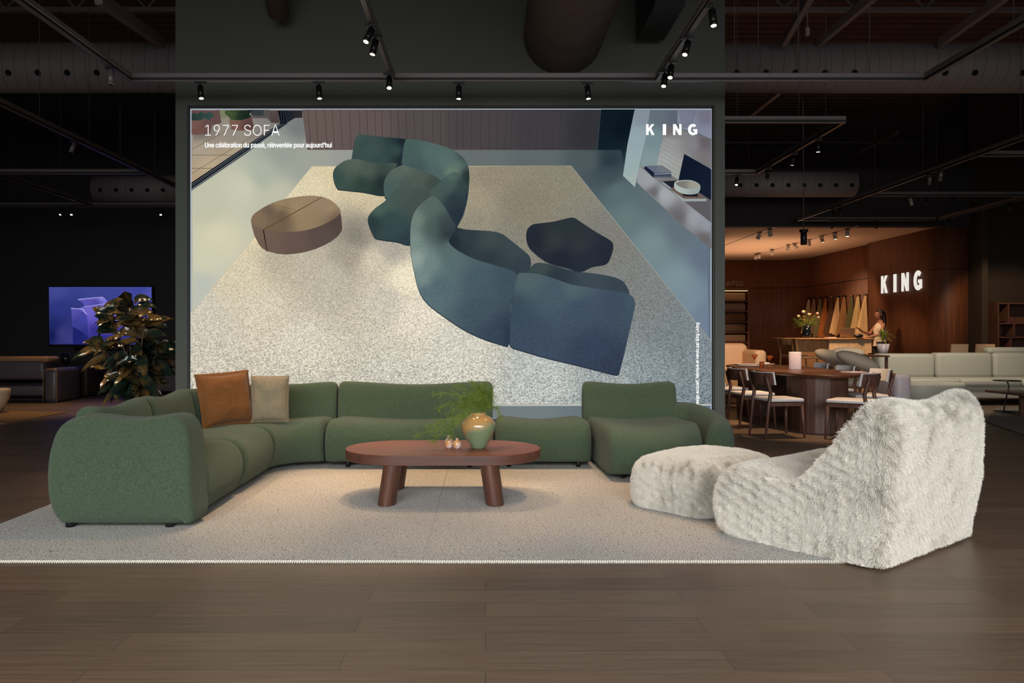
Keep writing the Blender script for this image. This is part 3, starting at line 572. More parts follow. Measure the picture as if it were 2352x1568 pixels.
# ------------------------------------------------------------------ rugs
def rug(name, label, x0, x1, y0, y1):
    t = thing(name, label, 'rug', ((x0 + x1) / 2, (y0 + y1) / 2, 0), 0, 'large woven rugs under the green sofa')
    nx, ny = 60, 60; rnd = random.Random(x0)
    b = MB(); b.box(x0, x1, y0, y1, .001, .011, .004); b.build('weave', M['rug'], t, world=True)
    b = MB()
    k = int((x1 - x0) / .0125)
    for yy in (y0 - .004,):            # whipped edge: one stitch after another
        for i in range(k):
            xx = x0 + (i + .5) * (x1 - x0) / k
            b.cyl((xx, yy - .002, .005), (xx + .003, yy + .011, .0115), .0056, n=5, caps=False)
    b.build('stitched_edge', M['rug_edge'], t, world=True)
    return t
rug('woven_rug', 'flat-woven speckled cream rug under the armrest end of the sofa, west of the seam', -3.22, -.3475, 4.46, 8.3)['label'] = 'speckled cream woven rug under the armrest end of the green sofa'
rug('woven_rug', 'x', -.347, 2.02, 4.455, 8.3)['label'] = 'speckled cream woven rug running under the white fur lounge chair and footstool'

# ------------------------------------------------------------------ green sofa modules
SEAT = [(.10, .055), (.02, .12), (-.015, .24), (.0, .34), (.06, .41), (.17, .445), (.34, .44), (.60, .425), (.85, .41), (.93, .36), (.93, .12), (.90, .055), (.5, .045)]
BACK = [(.70, .05), (.70, .30), (.71, .45), (.735, .60), (.76, .70), (.80, .755), (.87, .765), (.935, .73), (.965, .62), (.985, .40), (.985, .15), (.96, .055), (.85, .045)]
def wav(a, b=0.0): return lambda s, u, z: z + (a * math.cos(2 * PI * s) - a * .3 + b * s) * max(0, min(1, (z - .12) / .25))
def module(label, loc, front, back, length, seat=True, bk=True, feet=(), sw=.016, bw=.016, r=.085, name='sofa_module', seatprof=SEAT, backprof=BACK, bk2=None):
    t = thing(name, label, 'sofa', loc, 0, 'pieces of the green modular sofa')
    if seat: recalc(puffy(front, back, seatprof, length, r, wav(sw)).build('seat', M['boucle'], t, world=True))
    if bk: recalc(puffy(front, back, backprof, length, .06, wav(bw)).build('backrest', M['boucle'], t, world=True))
    if bk2:
        for f_, b_, L_ in bk2: recalc(puffy(f_, b_, backprof, L_, .05, wav(bw * .6)).build('backrest', M['boucle'], t, world=True))
    for x, y in feet: MB().cyl((x, y, .012), (x, y, .075), .022, n=12).build('foot', M['rubber'], t, world=True)
    return t
FY, BY = 7.53, 8.49; CX, CY, RI, RO = -1.53, 7.19, .36, 1.30
WX0, WX1 = CX - RI, CX - RO          # wing: front faces +x at WX0, rear at WX1
module('long green sofa module with seat and backrest, behind the coffee table and the vase', (-.74, 8.0, 0), line((-1.515, FY), (.075, FY)), line((-1.515, BY), (.075, BY)), 1.59, feet=[(-1.3, 7.62), (-.15, 7.62), (-1.3, 8.35), (-.1, 8.35)])
module('green sofa module without a backrest, just right of the coffee table vase', (.54, 8.0, 0), line((.09, FY), (1.0, FY)), line((.09, BY), (1.0, BY)), .91, bk=False, feet=[(.22, 7.63), (.88, 7.63), (.22, 8.3), (.88, 8.3)])
# corner
module('curved green corner module of the sofa, with the two cushions leaning on it', (CX - .6, CY + .6, 0), arc((CX, CY), RI, PI, PI / 2), arc((CX, CY), RO, PI, PI / 2), 1.0, bk=False,
       feet=[(CX - .50, CY + .52), (CX - .75, CY + .75)], r=.07,
       bk2=[(arc((CX, CY), RI, PI, PI * .75), arc((CX, CY), RO, PI, PI * .75), .7), (arc((CX, CY), RI, PI * .75, PI / 2), arc((CX, CY), RO, PI * .75, PI / 2), .7)])
YA, YB, YC = 5.50, 6.30, CY          # wing seams
module('straight green sofa module between the armrest module and the corner module', (-2.35, 6.75, 0), line((WX0, YB + .005), (WX0, YC)), line((WX1, YB + .005), (WX1, YC)), YC - YB, feet=[(WX0 - .3, YB + .1), (WX0 - .3, YC - .1)])
t = module('green sofa module with a tall rounded armrest turned to the camera', (-2.35, 5.8, 0), line((WX0, YA - .08), (WX0, YB)), line((WX1, YA - .08), (WX1, YB)), YB - YA + .08)
ARM = [(-.01, .06), (-.012, .25), (-.005, .42), (.015, .60), (.06, .70), (.13, .738), (.22, .733), (.36, .715), (.50, .712), (.66, .728), (.78, .735), (.88, .71), (.96, .64), (1.005, .50), (1.02, .34), (1.005, .18), (.96, .065), (.85, .045), (.12, .045)]
AY0 = 5.18
def armf(p, s, u, z):       # shoulders lean in towards the seat, bottom tucks in
    return Vector((p.x, p.y + (.03 * (1 - s) * max(0, (z - .5) / .25)) + (.05 * (1 - s)) * max(0, (.2 - z) / .2), z))
recalc(puffy(line((WX0 - .02, AY0), (WX0, YA)), line((WX1 + .02, AY0), (WX1, YA)), ARM, YA - AY0, .07, None, 6, 5, off=armf, r0=.04).build('armrest', M['boucle'], t, world=True))
for x in (-2.71, -2.06): MB().cyl((x, AY0 + .08, .012), (x, AY0 + .08, .075), .03, n=14).build('foot', M['rubber'], t, world=True)
# seam welt on the armrest front
# deep module by the footstool
RS = [(.06, .05), (.0, .12), (-.015, .22), (.005, .33), (.06, .40), (.16, .44), (.32, .435), (.6, .42), (.90, .41), (.96, .3), (.96, .1), (.9, .05), (.5, .045)]
t = module('deep green sofa module with backrest and low curled armrest, behind the white footstool', (1.6, 7.8, 0), poly_at([(1.065, 6.90), (1.35, 6.90), (1.68, 7.04), (1.98, 7.30)]), poly_at([(1.02, 8.46), (1.3, 8.46), (1.6, 8.46), (1.98, 8.44)]), 1.1, bk=False, seatprof=RS, r=.10, sw=.012,
           feet=[(1.2, 7.03), (1.16, 8.3), (1.75, 8.3)])
recalc(puffy(line((1.005, FY), (1.965, FY)), line((1.005, BY), (1.965, BY)), [(u + (.02 if z > .5 else 0), z) for u, z in BACK], .96, .06, wav(.014)).build('backrest', M['boucle'], t, world=True))
AR = [(.0, .06), (-.02, .2), (.0, .36), (.12, .49), (.35, .545), (.62, .54), (.88, .47), (1.0, .33), (1.02, .18), (.98, .06), (.5, .045)]
recalc(puffy(poly_at([(1.86, 8.20), (2.02, 8.14), (2.06, 7.9), (2.06, 7.55), (1.98, 7.26)]), poly_at([(1.93, 8.47), (2.2, 8.42), (2.33, 8.10), (2.34, 7.6), (2.20, 7.22)]), AR, 1.35, .12, lambda s, u, z: z * (1.03 - .22 * s * s), 30).build('armrest', M['boucle'], t, world=True))

# ------------------------------------------------------------------ cushions
def cushion(name, label, w, h, th, mat_, c, rz, lean, welt, pull=.10, seed=1, roll=0):
    rnd = random.Random(seed); n = 28; b = MB(); vs = []; fl = .022
    for side in (1, -1):
        for j in range(n + 1):
            for i in range(n + 1):
                u, v = i / n * 2 - 1, j / n * 2 - 1
                eu = 1 - pull * (1 - abs(v) ** 1.5) * abs(u) ** 2; ev = 1 - pull * (1 - abs(u) ** 1.5) * abs(v) ** 2
                t_ = max(0.0, (1 - u ** 4)) ** .55 * max(0.0, (1 - v ** 4)) ** .55
                nz = noise.noise(Vector((u * 1.6 + seed, v * 1.6, side))) * .18 + noise.noise(Vector((u * 4 + seed, v * 4, side * 3))) * .06
                vs.append((u * w / 2 * eu, side * (th / 2 * t_ * (1 + nz)), v * h / 2 * ev))
    k = (n + 1) ** 2
    for j in range(n):
        for i in range(n):
            a = j * (n + 1) + i; b.f += [(a, a + n + 1, a + n + 2, a + 1), (k + a, k + a + 1, k + a + n + 2, k + a + n + 1)]; b.sm += [True, True]
    b.v = vs
    t = thing(name, label, 'cushion', c, rz, 'cushions on the green corner module')
    t.rotation_euler = (lean, roll, rz)
    o = b.build('cover', mat_, t); recalc(o)
    # flange round the edge
    b = MB(); ring = []
    for s_ in range(4):
        for i in range(n):
            q = i / n * 2 - 1
            u, v = [(q, -1), (1, q), (-q, 1), (-1, -q)][s_]
            eu = 1 - pull * (1 - abs(v) ** 1.5) * abs(u) ** 2; ev = 1 - pull * (1 - abs(u) ** 1.5) * abs(v) ** 2
            ring.append((u * w / 2 * eu, v * h / 2 * ev, u, v))
    m = len(ring); vs = []
    for x, z, u, v in ring:
        L = math.hypot(x, z); wob = rnd.uniform(-.002, .002); k_ = 1 + (welt + wob) / L
        vs += [(x * .95, .006, z * .95), (x * k_, wob * 2 + .002, z * k_), (x * k_, wob * 2 - .002, z * k_), (x * .95, -.006, z * .95)]
    for i in range(m):
        a, c_ = 4 * i, 4 * ((i + 1) % m)
        for q in range(3): b.f.append((a + q, c_ + q, c_ + q + 1, a + q + 1)); b.sm.append(True)
    b.v = vs; recalc(b.build('flange', mat_, t))
    return t
cushion('cushion', 'rust orange linen cushion with a flanged edge, leaning in the sofa corner', .49, .47, .17, M['orange'], (X(519, 7.40), 7.40, .668), math.radians(46), math.radians(-12), .03, .07, 1, math.radians(-3))
cushion('cushion', 'smaller sand-coloured cushion leaning beside the rust orange one', .34, .43, .16, M['beige'], (X(620, 7.60), 7.60, .655), math.radians(12), math.radians(-12), .010, .05, 7)

# ------------------------------------------------------------------ coffee table
TX, TYF, TYB, TZ = -.33, 5.87, 6.74, .38
t = thing('coffee_table', 'low stadium-shaped wooden coffee table on four thick slanted legs', 'coffee table', (TX, 6.3, 0))
tc_, ty_ = .76, (TYF + TYB) / 2; ry = (TYB - TYF) / 2
def supell(cx, cy, a, b_, e=2.3, n=96): return [(cx + a * math.copysign(abs(math.cos(2 * PI * i / n)) ** (2 / e), math.cos(2 * PI * i / n)), cy + b_ * math.copysign(abs(math.sin(2 * PI * i / n)) ** (2 / e), math.sin(2 * PI * i / n))) for i in range(n)]
b = MB(); 
def stadium(cx, cy, a, b_, n=40): return [(cx + a - b_ + b_ * math.cos(-PI / 2 + PI * i / n), cy + b_ * math.sin(-PI / 2 + PI * i / n)) for i in range(n + 1)] + [(cx - a + b_ + b_ * math.cos(PI / 2 + PI * i / n), cy + b_ * math.sin(PI / 2 + PI * i / n)) for i in range(n + 1)]
P0 = stadium(TX, ty_, tc_ - .003, ry - .003); P1 = stadium(TX, ty_, tc_, ry); n = len(P0)
rings = [(P0, .307), (P1, .31), (P1, TZ - .003), (P0, TZ)]
b.add([(x, y, z) for P, z in rings for x, y in P], [(j * n + i, j * n + (i + 1) % n, (j + 1) * n + (i + 1) % n, (j + 1) * n + i) for j in range(3) for i in range(n)], True)
b.add([(x, y, z) for P, z in (rings[0], rings[3]) for x, y in P], [tuple(range(n - 1, -1, -1)), tuple(n + i for i in range(n))])
b.build('tabletop', M['table_top'], t, world=True)
b = MB(); q_ = stadium(TX, ty_, tc_ + .0006, ry + .0006); n = len(q_)
b.add([(x, y, z) for z in (.31, TZ - .004) for x, y in q_], [(i, (i + 1) % n, n + (i + 1) % n, n + i) for i in range(n)], True); b.build('edge_band', wood('edge_veneer', (92, 56, 44), (74, 44, 34), 'x', 2.5, .5), t, world=True)
for sx in (-1, 1):
    for y in (5.96, 6.56):
        b = MB(); xb, xt = TX + sx * .40, TX + sx * .355
        q = 24; vs = []
        for z, x_ in ((.012, xb), (.31, xt)):
            vs += [(x_ + .068 * math.cos(2 * PI * i / q), y + .11 * math.sin(2 * PI * i / q), z) for i in range(q)]
        b.add(vs, [(i, (i + 1) % q, q + (i + 1) % q, q + i) for i in range(q)], True); b.add(vs, [tuple(range(q - 1, -1, -1)), tuple(range(q, 2 * q))])
        b.build('leg', M['table_leg'], t, world=True)

# vases
def glaze():
    m = mat('celadon_honey_glaze', (140, 158, 120), .12, coat=.6); nt = m.node_tree; N = nt.nodes; K = nt.links; b = N['Principled BSDF']
    tc = N.new('ShaderNodeTexCoord'); sp = N.new('ShaderNodeSeparateXYZ'); K.new(tc.outputs['Object'], sp.inputs[0])
    n = N.new('ShaderNodeTexNoise'); n.inputs['Scale'].default_value = 7; K.new(tc.outputs['Object'], n.inputs[0])
    a = N.new('ShaderNodeMath'); a.operation = 'MULTIPLY_ADD'; a.inputs[1].default_value = .10; K.new(n.outputs['Fac'], a.inputs[0]); K.new(sp.outputs[2], a.inputs[2])
    a2 = N.new('ShaderNodeMath'); a2.operation = 'MULTIPLY_ADD'; a2.inputs[1].default_value = -.35; K.new(sp.outputs[0], a2.inputs[0]); K.new(a.outputs[0], a2.inputs[2])
    r = N.new('ShaderNodeValToRGB'); e = r.color_ramp.elements; e[0].position = .18; e[0].color = lin(118, 136, 104); e[1].position = .235; e[1].color = lin(180, 140, 86); K.new(a2.outputs[0], r.inputs[0])
    K.new(r.outputs[0], b.inputs['Base Color']); return m
M['glaze'] = glaze()
vx, vy = X(1099, 6.28), 6.28
b = MB(); prof = catmull([(.052, .0), (.075, .035), (.105, .09), (.129, .145), (.131, .185), (.108, .228), (.068, .252), (.056, .262), (.058, .272), (.052, .270), (.05, .25), (.02, .2)], 6, False)
b.lathe(prof, n=48); o = b.build('round_vase', M['glaze']); o.location = (vx, vy, TZ)
tag(o, 'round bulging vase glazed sage green and honey on the coffee table', 'vase')
M['small_glaze'] = mat('amber_lilac_glaze', (206, 150, 92), .18, var=((206, 186, 184), 26, .42, .58), coat=.5)
def small_vase(px, Y, label, pr):
    b = MB(); b.lathe(catmull(pr, 5, False), n=28); o = b.build('bud_vase', M['small_glaze']); o.location = (X(px, Y), Y, TZ); tag(o, label, 'vase', 'tiny bud vases on the coffee table')
small_vase(1031, 6.27, 'taller tiny amber and white bud vase on the coffee table', [(.018, 0), (.027, .012), (.030, .035), (.028, .060), (.014, .078), (.012, .085), (.0135, .097), (.011, .097), (.009, .08)])
small_vase(1050, 6.25, 'shorter squat amber and white bud vase beside the big round vase', [(.020, 0), (.030, .015), (.032, .035), (.026, .052), (.011, .061), (.010, .066), (.013, .076), (.010, .076), (.008, .06)])
# feathery branch
M['fern'] = mat('fern_green', (124, 140, 44), .6, var=((84, 112, 34), 9, .35, .65)); M['fern'].node_tree.nodes['Principled BSDF'].inputs['Subsurface Weight'].default_value = 0
random.seed(11)
fern = thing('asparagus_fern', 'airy yellow-green asparagus fern branches spilling out of the round vase', 'plant', (vx, vy, TZ + .24))
neck = Vector((vx, vy, TZ + .25))
twigs = MB(); need = MB()
def needle(b, p, d, L, r=.0008):
    d = d.normalized(); a = d.orthogonal().normalized() * r; c = d.cross(a); q = p + d * L
    o = len(b.v); b.v += [tuple(p + a), tuple(p - a * .5 + c * .87), tuple(p - a * .5 - c * .87), tuple(q)]; b.f += [(o, o + 1, o + 3), (o + 1, o + 2, o + 3), (o + 2, o, o + 3)]; b.sm += [False] * 3
fr = [((1062, 953), (1020, 966), (985, 978), 6.22, 1.0), ((1065, 940), (1040, 925), (1005, 938), 6.2, .9), ((1050, 962), (1000, 985), (955, 1000), 6.15, .8), ((1075, 925), (1050, 905), (1000, 905), 6.35, .9), ((1085, 920), (1085, 900), (1050, 885), 6.45, .9),
      ((1098, 925), (1100, 900), (1085, 878), 6.5, 1.0), ((1105, 925), (1115, 905), (1112, 880), 6.5, 1.0), ((1112, 930), (1128, 912), (1128, 892), 6.5, 1.0), ((1120, 935), (1140, 935), (1150, 958), 6.45, .6), ((1055, 960), (1035, 985), (1035, 1003), 6.2, .7), ((1045, 970), (1010, 995), (993, 1012), 6.18, .7), ((1110, 925), (1100, 905), (1100, 890), 6.45, 1.1), ((1118, 930), (1122, 905), (1105, 905), 6.55, 1.1), ((1090, 930), (1080, 915), (1065, 915), 6.3, 1.0), ((1070, 935), (1060, 930), (1030, 950), 6.2, .8)]
for a, b_, c_, Y, den in fr:
    pts = [neck - Vector((0, 0, .06)), neck] + [Vector(at(p[0], p[1], vy + (Y - vy) * k)) for p, k in ((a, .4), (b_, .7), (c_, 1))]
    cur = [Vector(p) for p in catmull([tuple(p) for p in pts], 9, False)]
    twigs.tube(cur, [.0022 * (1 - .7 * i / len(cur)) for i in range(len(cur))], 5)
    for i in range(14, len(cur)):
        f_ = (i - 14) / (len(cur) - 14)
        for _ in range(int(5 * den)):
            p = cur[i] + Vector((random.gauss(0, .003),) * 3); t_ = (cur[i] - cur[i - 1]).normalized()
            d = (t_ * .7 + Vector((random.gauss(0, 1), random.gauss(0, .8), random.gauss(0, 1))).normalized()).normalized(); L = random.uniform(.03, .085) * (1.1 - .5 * f_)
            q = p; step = L / 6
            for k in range(6):
                d = (d + Vector((random.gauss(0, .18), random.gauss(0, .18), random.gauss(0, .18) - .04))).normalized(); q2 = q + d * step
                needle(twigs, q, q2 - q, step * 1.15, .0007)
                for _ in range(5):
                    nd = (d * .8 + Vector((random.gauss(0, 1), random.gauss(0, 1), random.gauss(0, 1))).normalized()).normalized()
                    needle(need, q + (q2 - q) * random.random(), nd, random.uniform(.006, .013), .0006)
                q = q2
twigs.build('stem', M['fern'], fern, world=True); need.build('foliage', M['fern'], fern, world=True)

# ------------------------------------------------------------------ white fur lounge chair and footstool
def fur(body, parent, n, length, width, seed, zmin=.03, wrap=None):
    """curly pile: a Curves object combed by a smooth field"""
    me = body.data; me.calc_loop_triangles(); rs = np.random.RandomState(seed)
    nv = len(me.vertices); co = np.empty(nv * 3); me.vertices.foreach_get('co', co); co = co.reshape(-1, 3)
    tri = np.empty(len(me.loop_triangles) * 3, dtype=np.int64); me.loop_triangles.foreach_get('vertices', tri); tri = tri.reshape(-1, 3)
    nr = np.empty(nv * 3); me.vertices.foreach_get('normal', nr); nr = nr.reshape(-1, 3)
    a, b_, c = co[tri[:, 0]], co[tri[:, 1]], co[tri[:, 2]]; ar = np.linalg.norm(np.cross(b_ - a, c - a), axis=1)
    fn = np.cross(b_ - a, c - a); fn /= np.linalg.norm(fn, axis=1)[:, None] + 1e-9
    ar[fn[:, 2] < -.85] = 0
    idx = rs.choice(len(tri), n, p=ar / ar.sum()); u = rs.rand(n); v = rs.rand(n); k = u + v > 1; u[k] = 1 - u[k]; v[k] = 1 - v[k]; w_ = 1 - u - v
    P = a[idx] * w_[:, None] + b_[idx] * u[:, None] + c[idx] * v[:, None]
    Nn = nr[tri[idx, 0]] * w_[:, None] + nr[tri[idx, 1]] * u[:, None] + nr[tri[idx, 2]] * v[:, None]; Nn /= np.linalg.norm(Nn, axis=1)[:, None] + 1e-9
    def field(Q, f, s_):      # smooth vector field from a few sine waves
        r = np.random.RandomState(s_); o_ = np.zeros_like(Q)
        for _ in range(6):
            kx = r.randn(3, 3) * f; ph = r.rand(3) * 6.28; o_ += np.sin(Q @ kx + ph) * r.rand(3)
        return o_
    comb = field(P, 6, 1) * .12 + field(P, 20, 2) * .14 + field(P, 70, 3) * .24; comb[:, 2] -= .60
    comb -= (comb * Nn).sum(1)[:, None] * Nn
    # tufts: hairs lean to the nearest tuft centre
    cell = .034; Rm = np.array(Matrix.Rotation(.9, 3, 'X') @ Matrix.Rotation(.7, 3, 'Y') @ Matrix.Rotation(.5, 3, 'Z')); Q_ = P @ Rm; cc = np.floor(Q_ / cell) + .5; jit = field(cc * cell, 180, 5) * .35; cen = (cc + jit) * cell; pull = cen @ Rm.T - P; pull -= (pull * Nn).sum(1)[:, None] * Nn
    L = length * (.7 + .6 * rs.rand(n)); D = Nn * .62 + comb * .85 + rs.randn(n, 3) * .16; D /= np.linalg.norm(D, axis=1)[:, None]
    npt = 5; out = np.zeros((n, npt, 3)); cur = P.copy(); d = Nn * .6 + D * .6
    for j in range(npt):
        out[:, j] = cur
        t_ = (j + 1) / npt; dd = d * (1 - t_) + D * t_ + pull * (8 * t_); dd /= np.linalg.norm(dd, axis=1)[:, None]
        cur = cur + dd * (L / (npt - 1))[:, None]
    out[:, :, 2] = np.maximum(out[:, :, 2], .0135)
    h = bpy.data.hair_curves.new('fur'); h.add_curves([npt] * n)
    h.attributes['position'].data.foreach_set('vector', out.astype(np.float32).ravel())
    at_ = h.attributes.new('radius', 'FLOAT', 'POINT'); prof = np.array([1, 1, .95, .8, .35]) * width / 2
    at_.data.foreach_set('value', np.tile(prof, n).astype(np.float32)); h.materials.append(M['fur'])
    o = bpy.data.objects.new('fur', h); C.objects.link(o); o.parent = parent; o['kind'] = 'stuff'
    return o
def lumpy(o, amp, f, seed, fold=0.0):
    for v in o.data.vertices:
        p = v.co; n = noise.noise(p * f + Vector((seed, 0, 0))) + .5 * noise.noise(p * f * 2.3 + Vector((0, seed, 0)))
        g = noise.noise(Vector((p.x * 5, p.y * 5, p.z * 1.2)) + Vector((seed, seed, 0)))
        v.co = p + v.normal * (n * amp + g * fold)
        wz = v.co.z + o.parent.location.z
        if wz < .0135: v.co.z += .0135 - wz
ang = math.atan2(.62, .78)                         # the width direction W of chair and footstool
Wd = Vector((math.cos(ang), math.sin(ang), 0)); Fd = Vector((-math.sin(ang), math.cos(ang), 0))
def rot(p, o): return Vector(o) + Wd * p[0] + Fd * p[1] + Vector((0, 0, p[2]))
# side profile: u = 0 front edge, 1 = rear edge (u*depth)
ch0 = Vector((2.115, 4.28, 0)); DP, WD = 1.04, 1.18
SIDE = [(.03, .05), (-.02, .15), (-.02, .28), (.03, .38), (.11, .435), (.22, .44), (.34, .405), (.44, .385), (.54, .37), (.62, .39), (.70, .44), (.785, .54), (.83, .64), (.85, .72), (.875, .775), (.895, .83), (.92, .86), (.975, .862), (1.03, .81), (1.06, .70), (1.06, .48), (1.035, .28), (1.0, .10), (.975, .03), (.8, .012), (.5, .012), (.2, .02)]
fl = lambda s: tuple(ch0 + Wd * (WD * s) + Fd * DP); bl = lambda s: tuple(ch0 + Wd * (WD * s))
def chz(s, u, z):
    top = max(0, min(1, (z - .5) / .35)); seat = max(0, min(1, (.48 - abs(u - .3) * 1.2)))
    return z + top * (.022 * math.cos(2 * PI * 1.2 * (s - .08)) + .012 * s) - seat * .03 * math.sin(PI * s) * (z > .25)
t = thing('lounge_chair', 'low armless lounge chair wrapped in long white fur, seen from behind', 'chair', tuple(ch0 + Wd * .5 + Fd * .5))
o = recalc(puffy(fl, bl, SIDE, WD, .10, chz, 40, 6, r0=.05).build('upholstery', M['furskin'], t, world=True)); lumpy(o, .008, 4.5, 3.0, .004)
fur(o, t, 430000, .028, .0013, 1)
os0 = Vector((1.50, 5.42, 0)); OD, OW = .72, .92
OS = [(.03, .04), (-.02, .12), (-.02, .22), (.06, .31), (.2, .345), (.5, .365), (.8, .35), (.94, .31), (1.02, .22), (1.02, .12), (.97, .04), (.8, .012), (.5, .012), (.2, .012)]
fl = lambda s: tuple(os0 + Wd * (OW * s) + Fd * OD); bl = lambda s: tuple(os0 + Wd * (OW * s))
t = thing('footstool', 'low square footstool wrapped in white fur, standing before the fur lounge chair', 'footstool', tuple(os0 + Wd * .4 + Fd * .35))
o = recalc(puffy(fl, bl, OS, OW, .14, lambda s, u, z: z + (.02 * math.sin(PI * s) if z > .25 else 0), 30, 6).build('upholstery', M['furskin'], t, world=True)); lumpy(o, .010, 4.5, 9.0, .010)
fur(o, t, 210000, .028, .0013, 2)

# ------------------------------------------------------------------ rubber plant
M['leaf'] = mat('dark_rubber_leaf', (30, 42, 34), .2, var=((104, 80, 44), 4, .48, .6), coat=.3); M['leafb'] = M['leaf']
M['bark'] = mat('plant_stem', (96, 74, 60), .8)
random.seed(21)
PYp = 8.9; pc = Vector((X(300, PYp), PYp, 0))
t = thing('rubber_plant', 'tall potted rubber plant with dark glossy leaves behind the green sofa', 'plant', tuple(pc))
def leaf(b, base, d, up, L, W_, droop):
    d = d.normalized(); sd = d.cross(up).normalized(); up = sd.cross(d).normalized(); nL, nW = 8, 4; vs = []
    for i in range(nL + 1):
        s = i / nL; wd = W_ * (math.sin(PI * min(1, s * .96 + .04)) ** .75) * (1 - .25 * s); c = base + d * (L * s) - Vector((0, 0, 1)) * (droop * L * s * s) + up * (.04 * L * math.sin(s * 9))
        for j in range(nW + 1):
            q = j / nW * 2 - 1; vs.append(c + sd * (q * wd / 2) + up * (abs(q) * wd * .22 + .006 * math.sin(s * 22 + q * 2)))
    b.add(vs, [(i * (nW + 1) + j, i * (nW + 1) + j + 1, (i + 1) * (nW + 1) + j + 1, (i + 1) * (nW + 1) + j) for i in range(nL) for j in range(nW)], True)
fol = MB(); st = MB()
stems = [((300, 905), (296, 840), (262, 735)), ((310, 905), (318, 840), (332, 745)), ((305, 905), (300, 830), (298, 720)), ((315, 905), (330, 830), (305, 700)), ((290, 905), (270, 860), (240, 800)), ((310, 905), (345, 850), (362, 800))]
for a, b_, c_ in stems:
    dy = random.uniform(-.2, .2)
    pts = [Vector((pc.x + random.uniform(-.05, .05), pc.y, .35))] + [Vector(at(q[0], q[1], PYp + dy * k)) for q, k in ((a, 0), (b_, .6), (c_, 1))]
    cur = [Vector(p) for p in catmull([tuple(p) for p in pts], 8, False)]
    st.tube(cur, [.012 - .008 * i / len(cur) for i in range(len(cur))], 8)
    for i in range(9, len(cur)):
        for k in range((1 + (i % 3 == 0)) if i < len(cur) - 2 else 5):
            th = i * 2.4 + k * PI * .8 + random.uniform(-.4, .4); el = random.uniform(-.25, .5) + (.35 if i > len(cur) - 4 else 0)
            d = Vector((math.cos(th), math.sin(th) * .8, el)); L = random.uniform(.22, .33)
            leaf(fol, cur[i] + d.normalized() * .03, d, Vector((random.uniform(-.4, .4), random.uniform(-1.3, -.3), .7)), L, L * random.uniform(.46, .56), random.uniform(.1, .8))
            st.tube([cur[i], cur[i] + d.normalized() * .035], .003, 5)
fol.build('foliage', M['leaf'], t, world=True); st.build('stem', M['bark'], t, world=True)
b = MB(); b.lathe([(.15, 0), (.20, .33), (.205, .36), (.19, .36), (.18, .32), (.02, .32)], tuple(pc), 32); b.build('pot', M['black'], t, world=True)
# ------------------------------------------------------------------ ducts and roof structure
def duct(name, label, p0, p1, r, holes=None, group=None):
    p0, p1 = Vector(p0), Vector(p1); d = p1 - p0
    t = thing(name, label, 'duct', tuple((p0 + p1) / 2), 0, group)
    b = MB(); n = 48; k = 2
    b.cyl((0, 0, -d.length / 2), (0, 0, d.length / 2), r, n=n)
    o = b.build('shell', M['duct'], t)
    q = Vector((0, 0, 1)).rotation_difference(d.normalized())
    # keep the object's own z along the duct: turn the wave texture with it
    o.rotation_mode = 'QUATERNION'; o.rotation_quaternion = q
    if abs(d.x) > 1:
        k = max(2, int(abs(d.x) / 2.4))
        for i in range(k):
            hx_ = p0.x + d.x * (i + .5) / k; MB().cyl((hx_, p0.y, p0.z + r - .01), (hx_, p0.y, 7.10), .006, n=6).build('hanger', M['cable'], t, world=True)
    if holes:
        for x, ang in holes:
            c = Vector((x, p0.y - r * math.cos(ang), p0.z + r * math.sin(ang))); nrm = Vector((0, -math.cos(ang), math.sin(ang)))
            MB().cyl(c - nrm * .02, c + nrm * .004, .043, n=20).build('nozzle', M['hole'], t, world=True)
    return t
# wave texture runs along the local z axis
_n = M['duct'].node_tree.nodes
for n_ in _n:
    if n_.bl_idname == 'ShaderNodeTexWave': n_.bands_direction = 'Z'
    if n_.bl_idname == 'ShaderNodeMapping': n_.inputs['Rotation'].default_value = (math.radians(12), 0, 0)
DY = 11.5; dr = 56 * DY / F0; dz = Z(156, DY)
hx = [X(p, DY) for p in (48, 114, 180, 246)]
duct('ventilation_duct', 'wide grey spiral duct with round nozzles on the television side of the display wall', (-13, DY, dz), (X(420, DY) + .8, DY, dz), dr, [(x, -.50) for x in [hx[0] - .41 * k for k in (2, 1)] + hx])
hx = [X(p, DY) for p in (1676, 1742, 1808, 1874, 1940, 2143, 2210, 2317)]
duct('ventilation_duct', 'wide grey spiral duct with round nozzles above the dining side', (X(1600, DY), DY, dz), (14, DY, dz), dr, [(x, -.50) for x in hx])
d2 = 17.0
duct('ventilation_duct', 'small dim duct with a row of nozzles high beyond the dining table', (X(1640, d2), d2, Z(423, d2)), (X(1960, d2), d2, Z(423, d2)), .27, [(X(1692 + 36 * k, d2), -.25) for k in range(8)])
duct('ventilation_duct', 'small dim duct with a row of nozzles above the television', (X(222, d2), d2, Z(434, d2)), (X(440, d2), d2, Z(434, d2)), .28, [(X(244 + 35.5 * k, d2), -.25) for k in range(5)])
t = thing('supply_duct', 'large round brown duct running overhead into the display wall', 'duct', (.82, 6, 4.42)); b = MB(); b.cyl((.82, 3.5, 4.42), (.82, 8.50, 4.42), .42, n=48)
for k in range(12): b.cyl((.82, 3.6 + k * .4, 4.42), (.82, 3.606 + k * .4, 4.42), .4215, n=48)
b.build('shell', mat('brown_duct', (78, 60, 60), .75), t, world=True)
b = MB(); b.box(X(1480, 8), X(1545, 8), 7.5, 8.4, Z(22, 7.6), 5.1); o = b.build('junction_box', M['black']); tag(o, 'square metal box overhead next to the large brown duct', 'box')
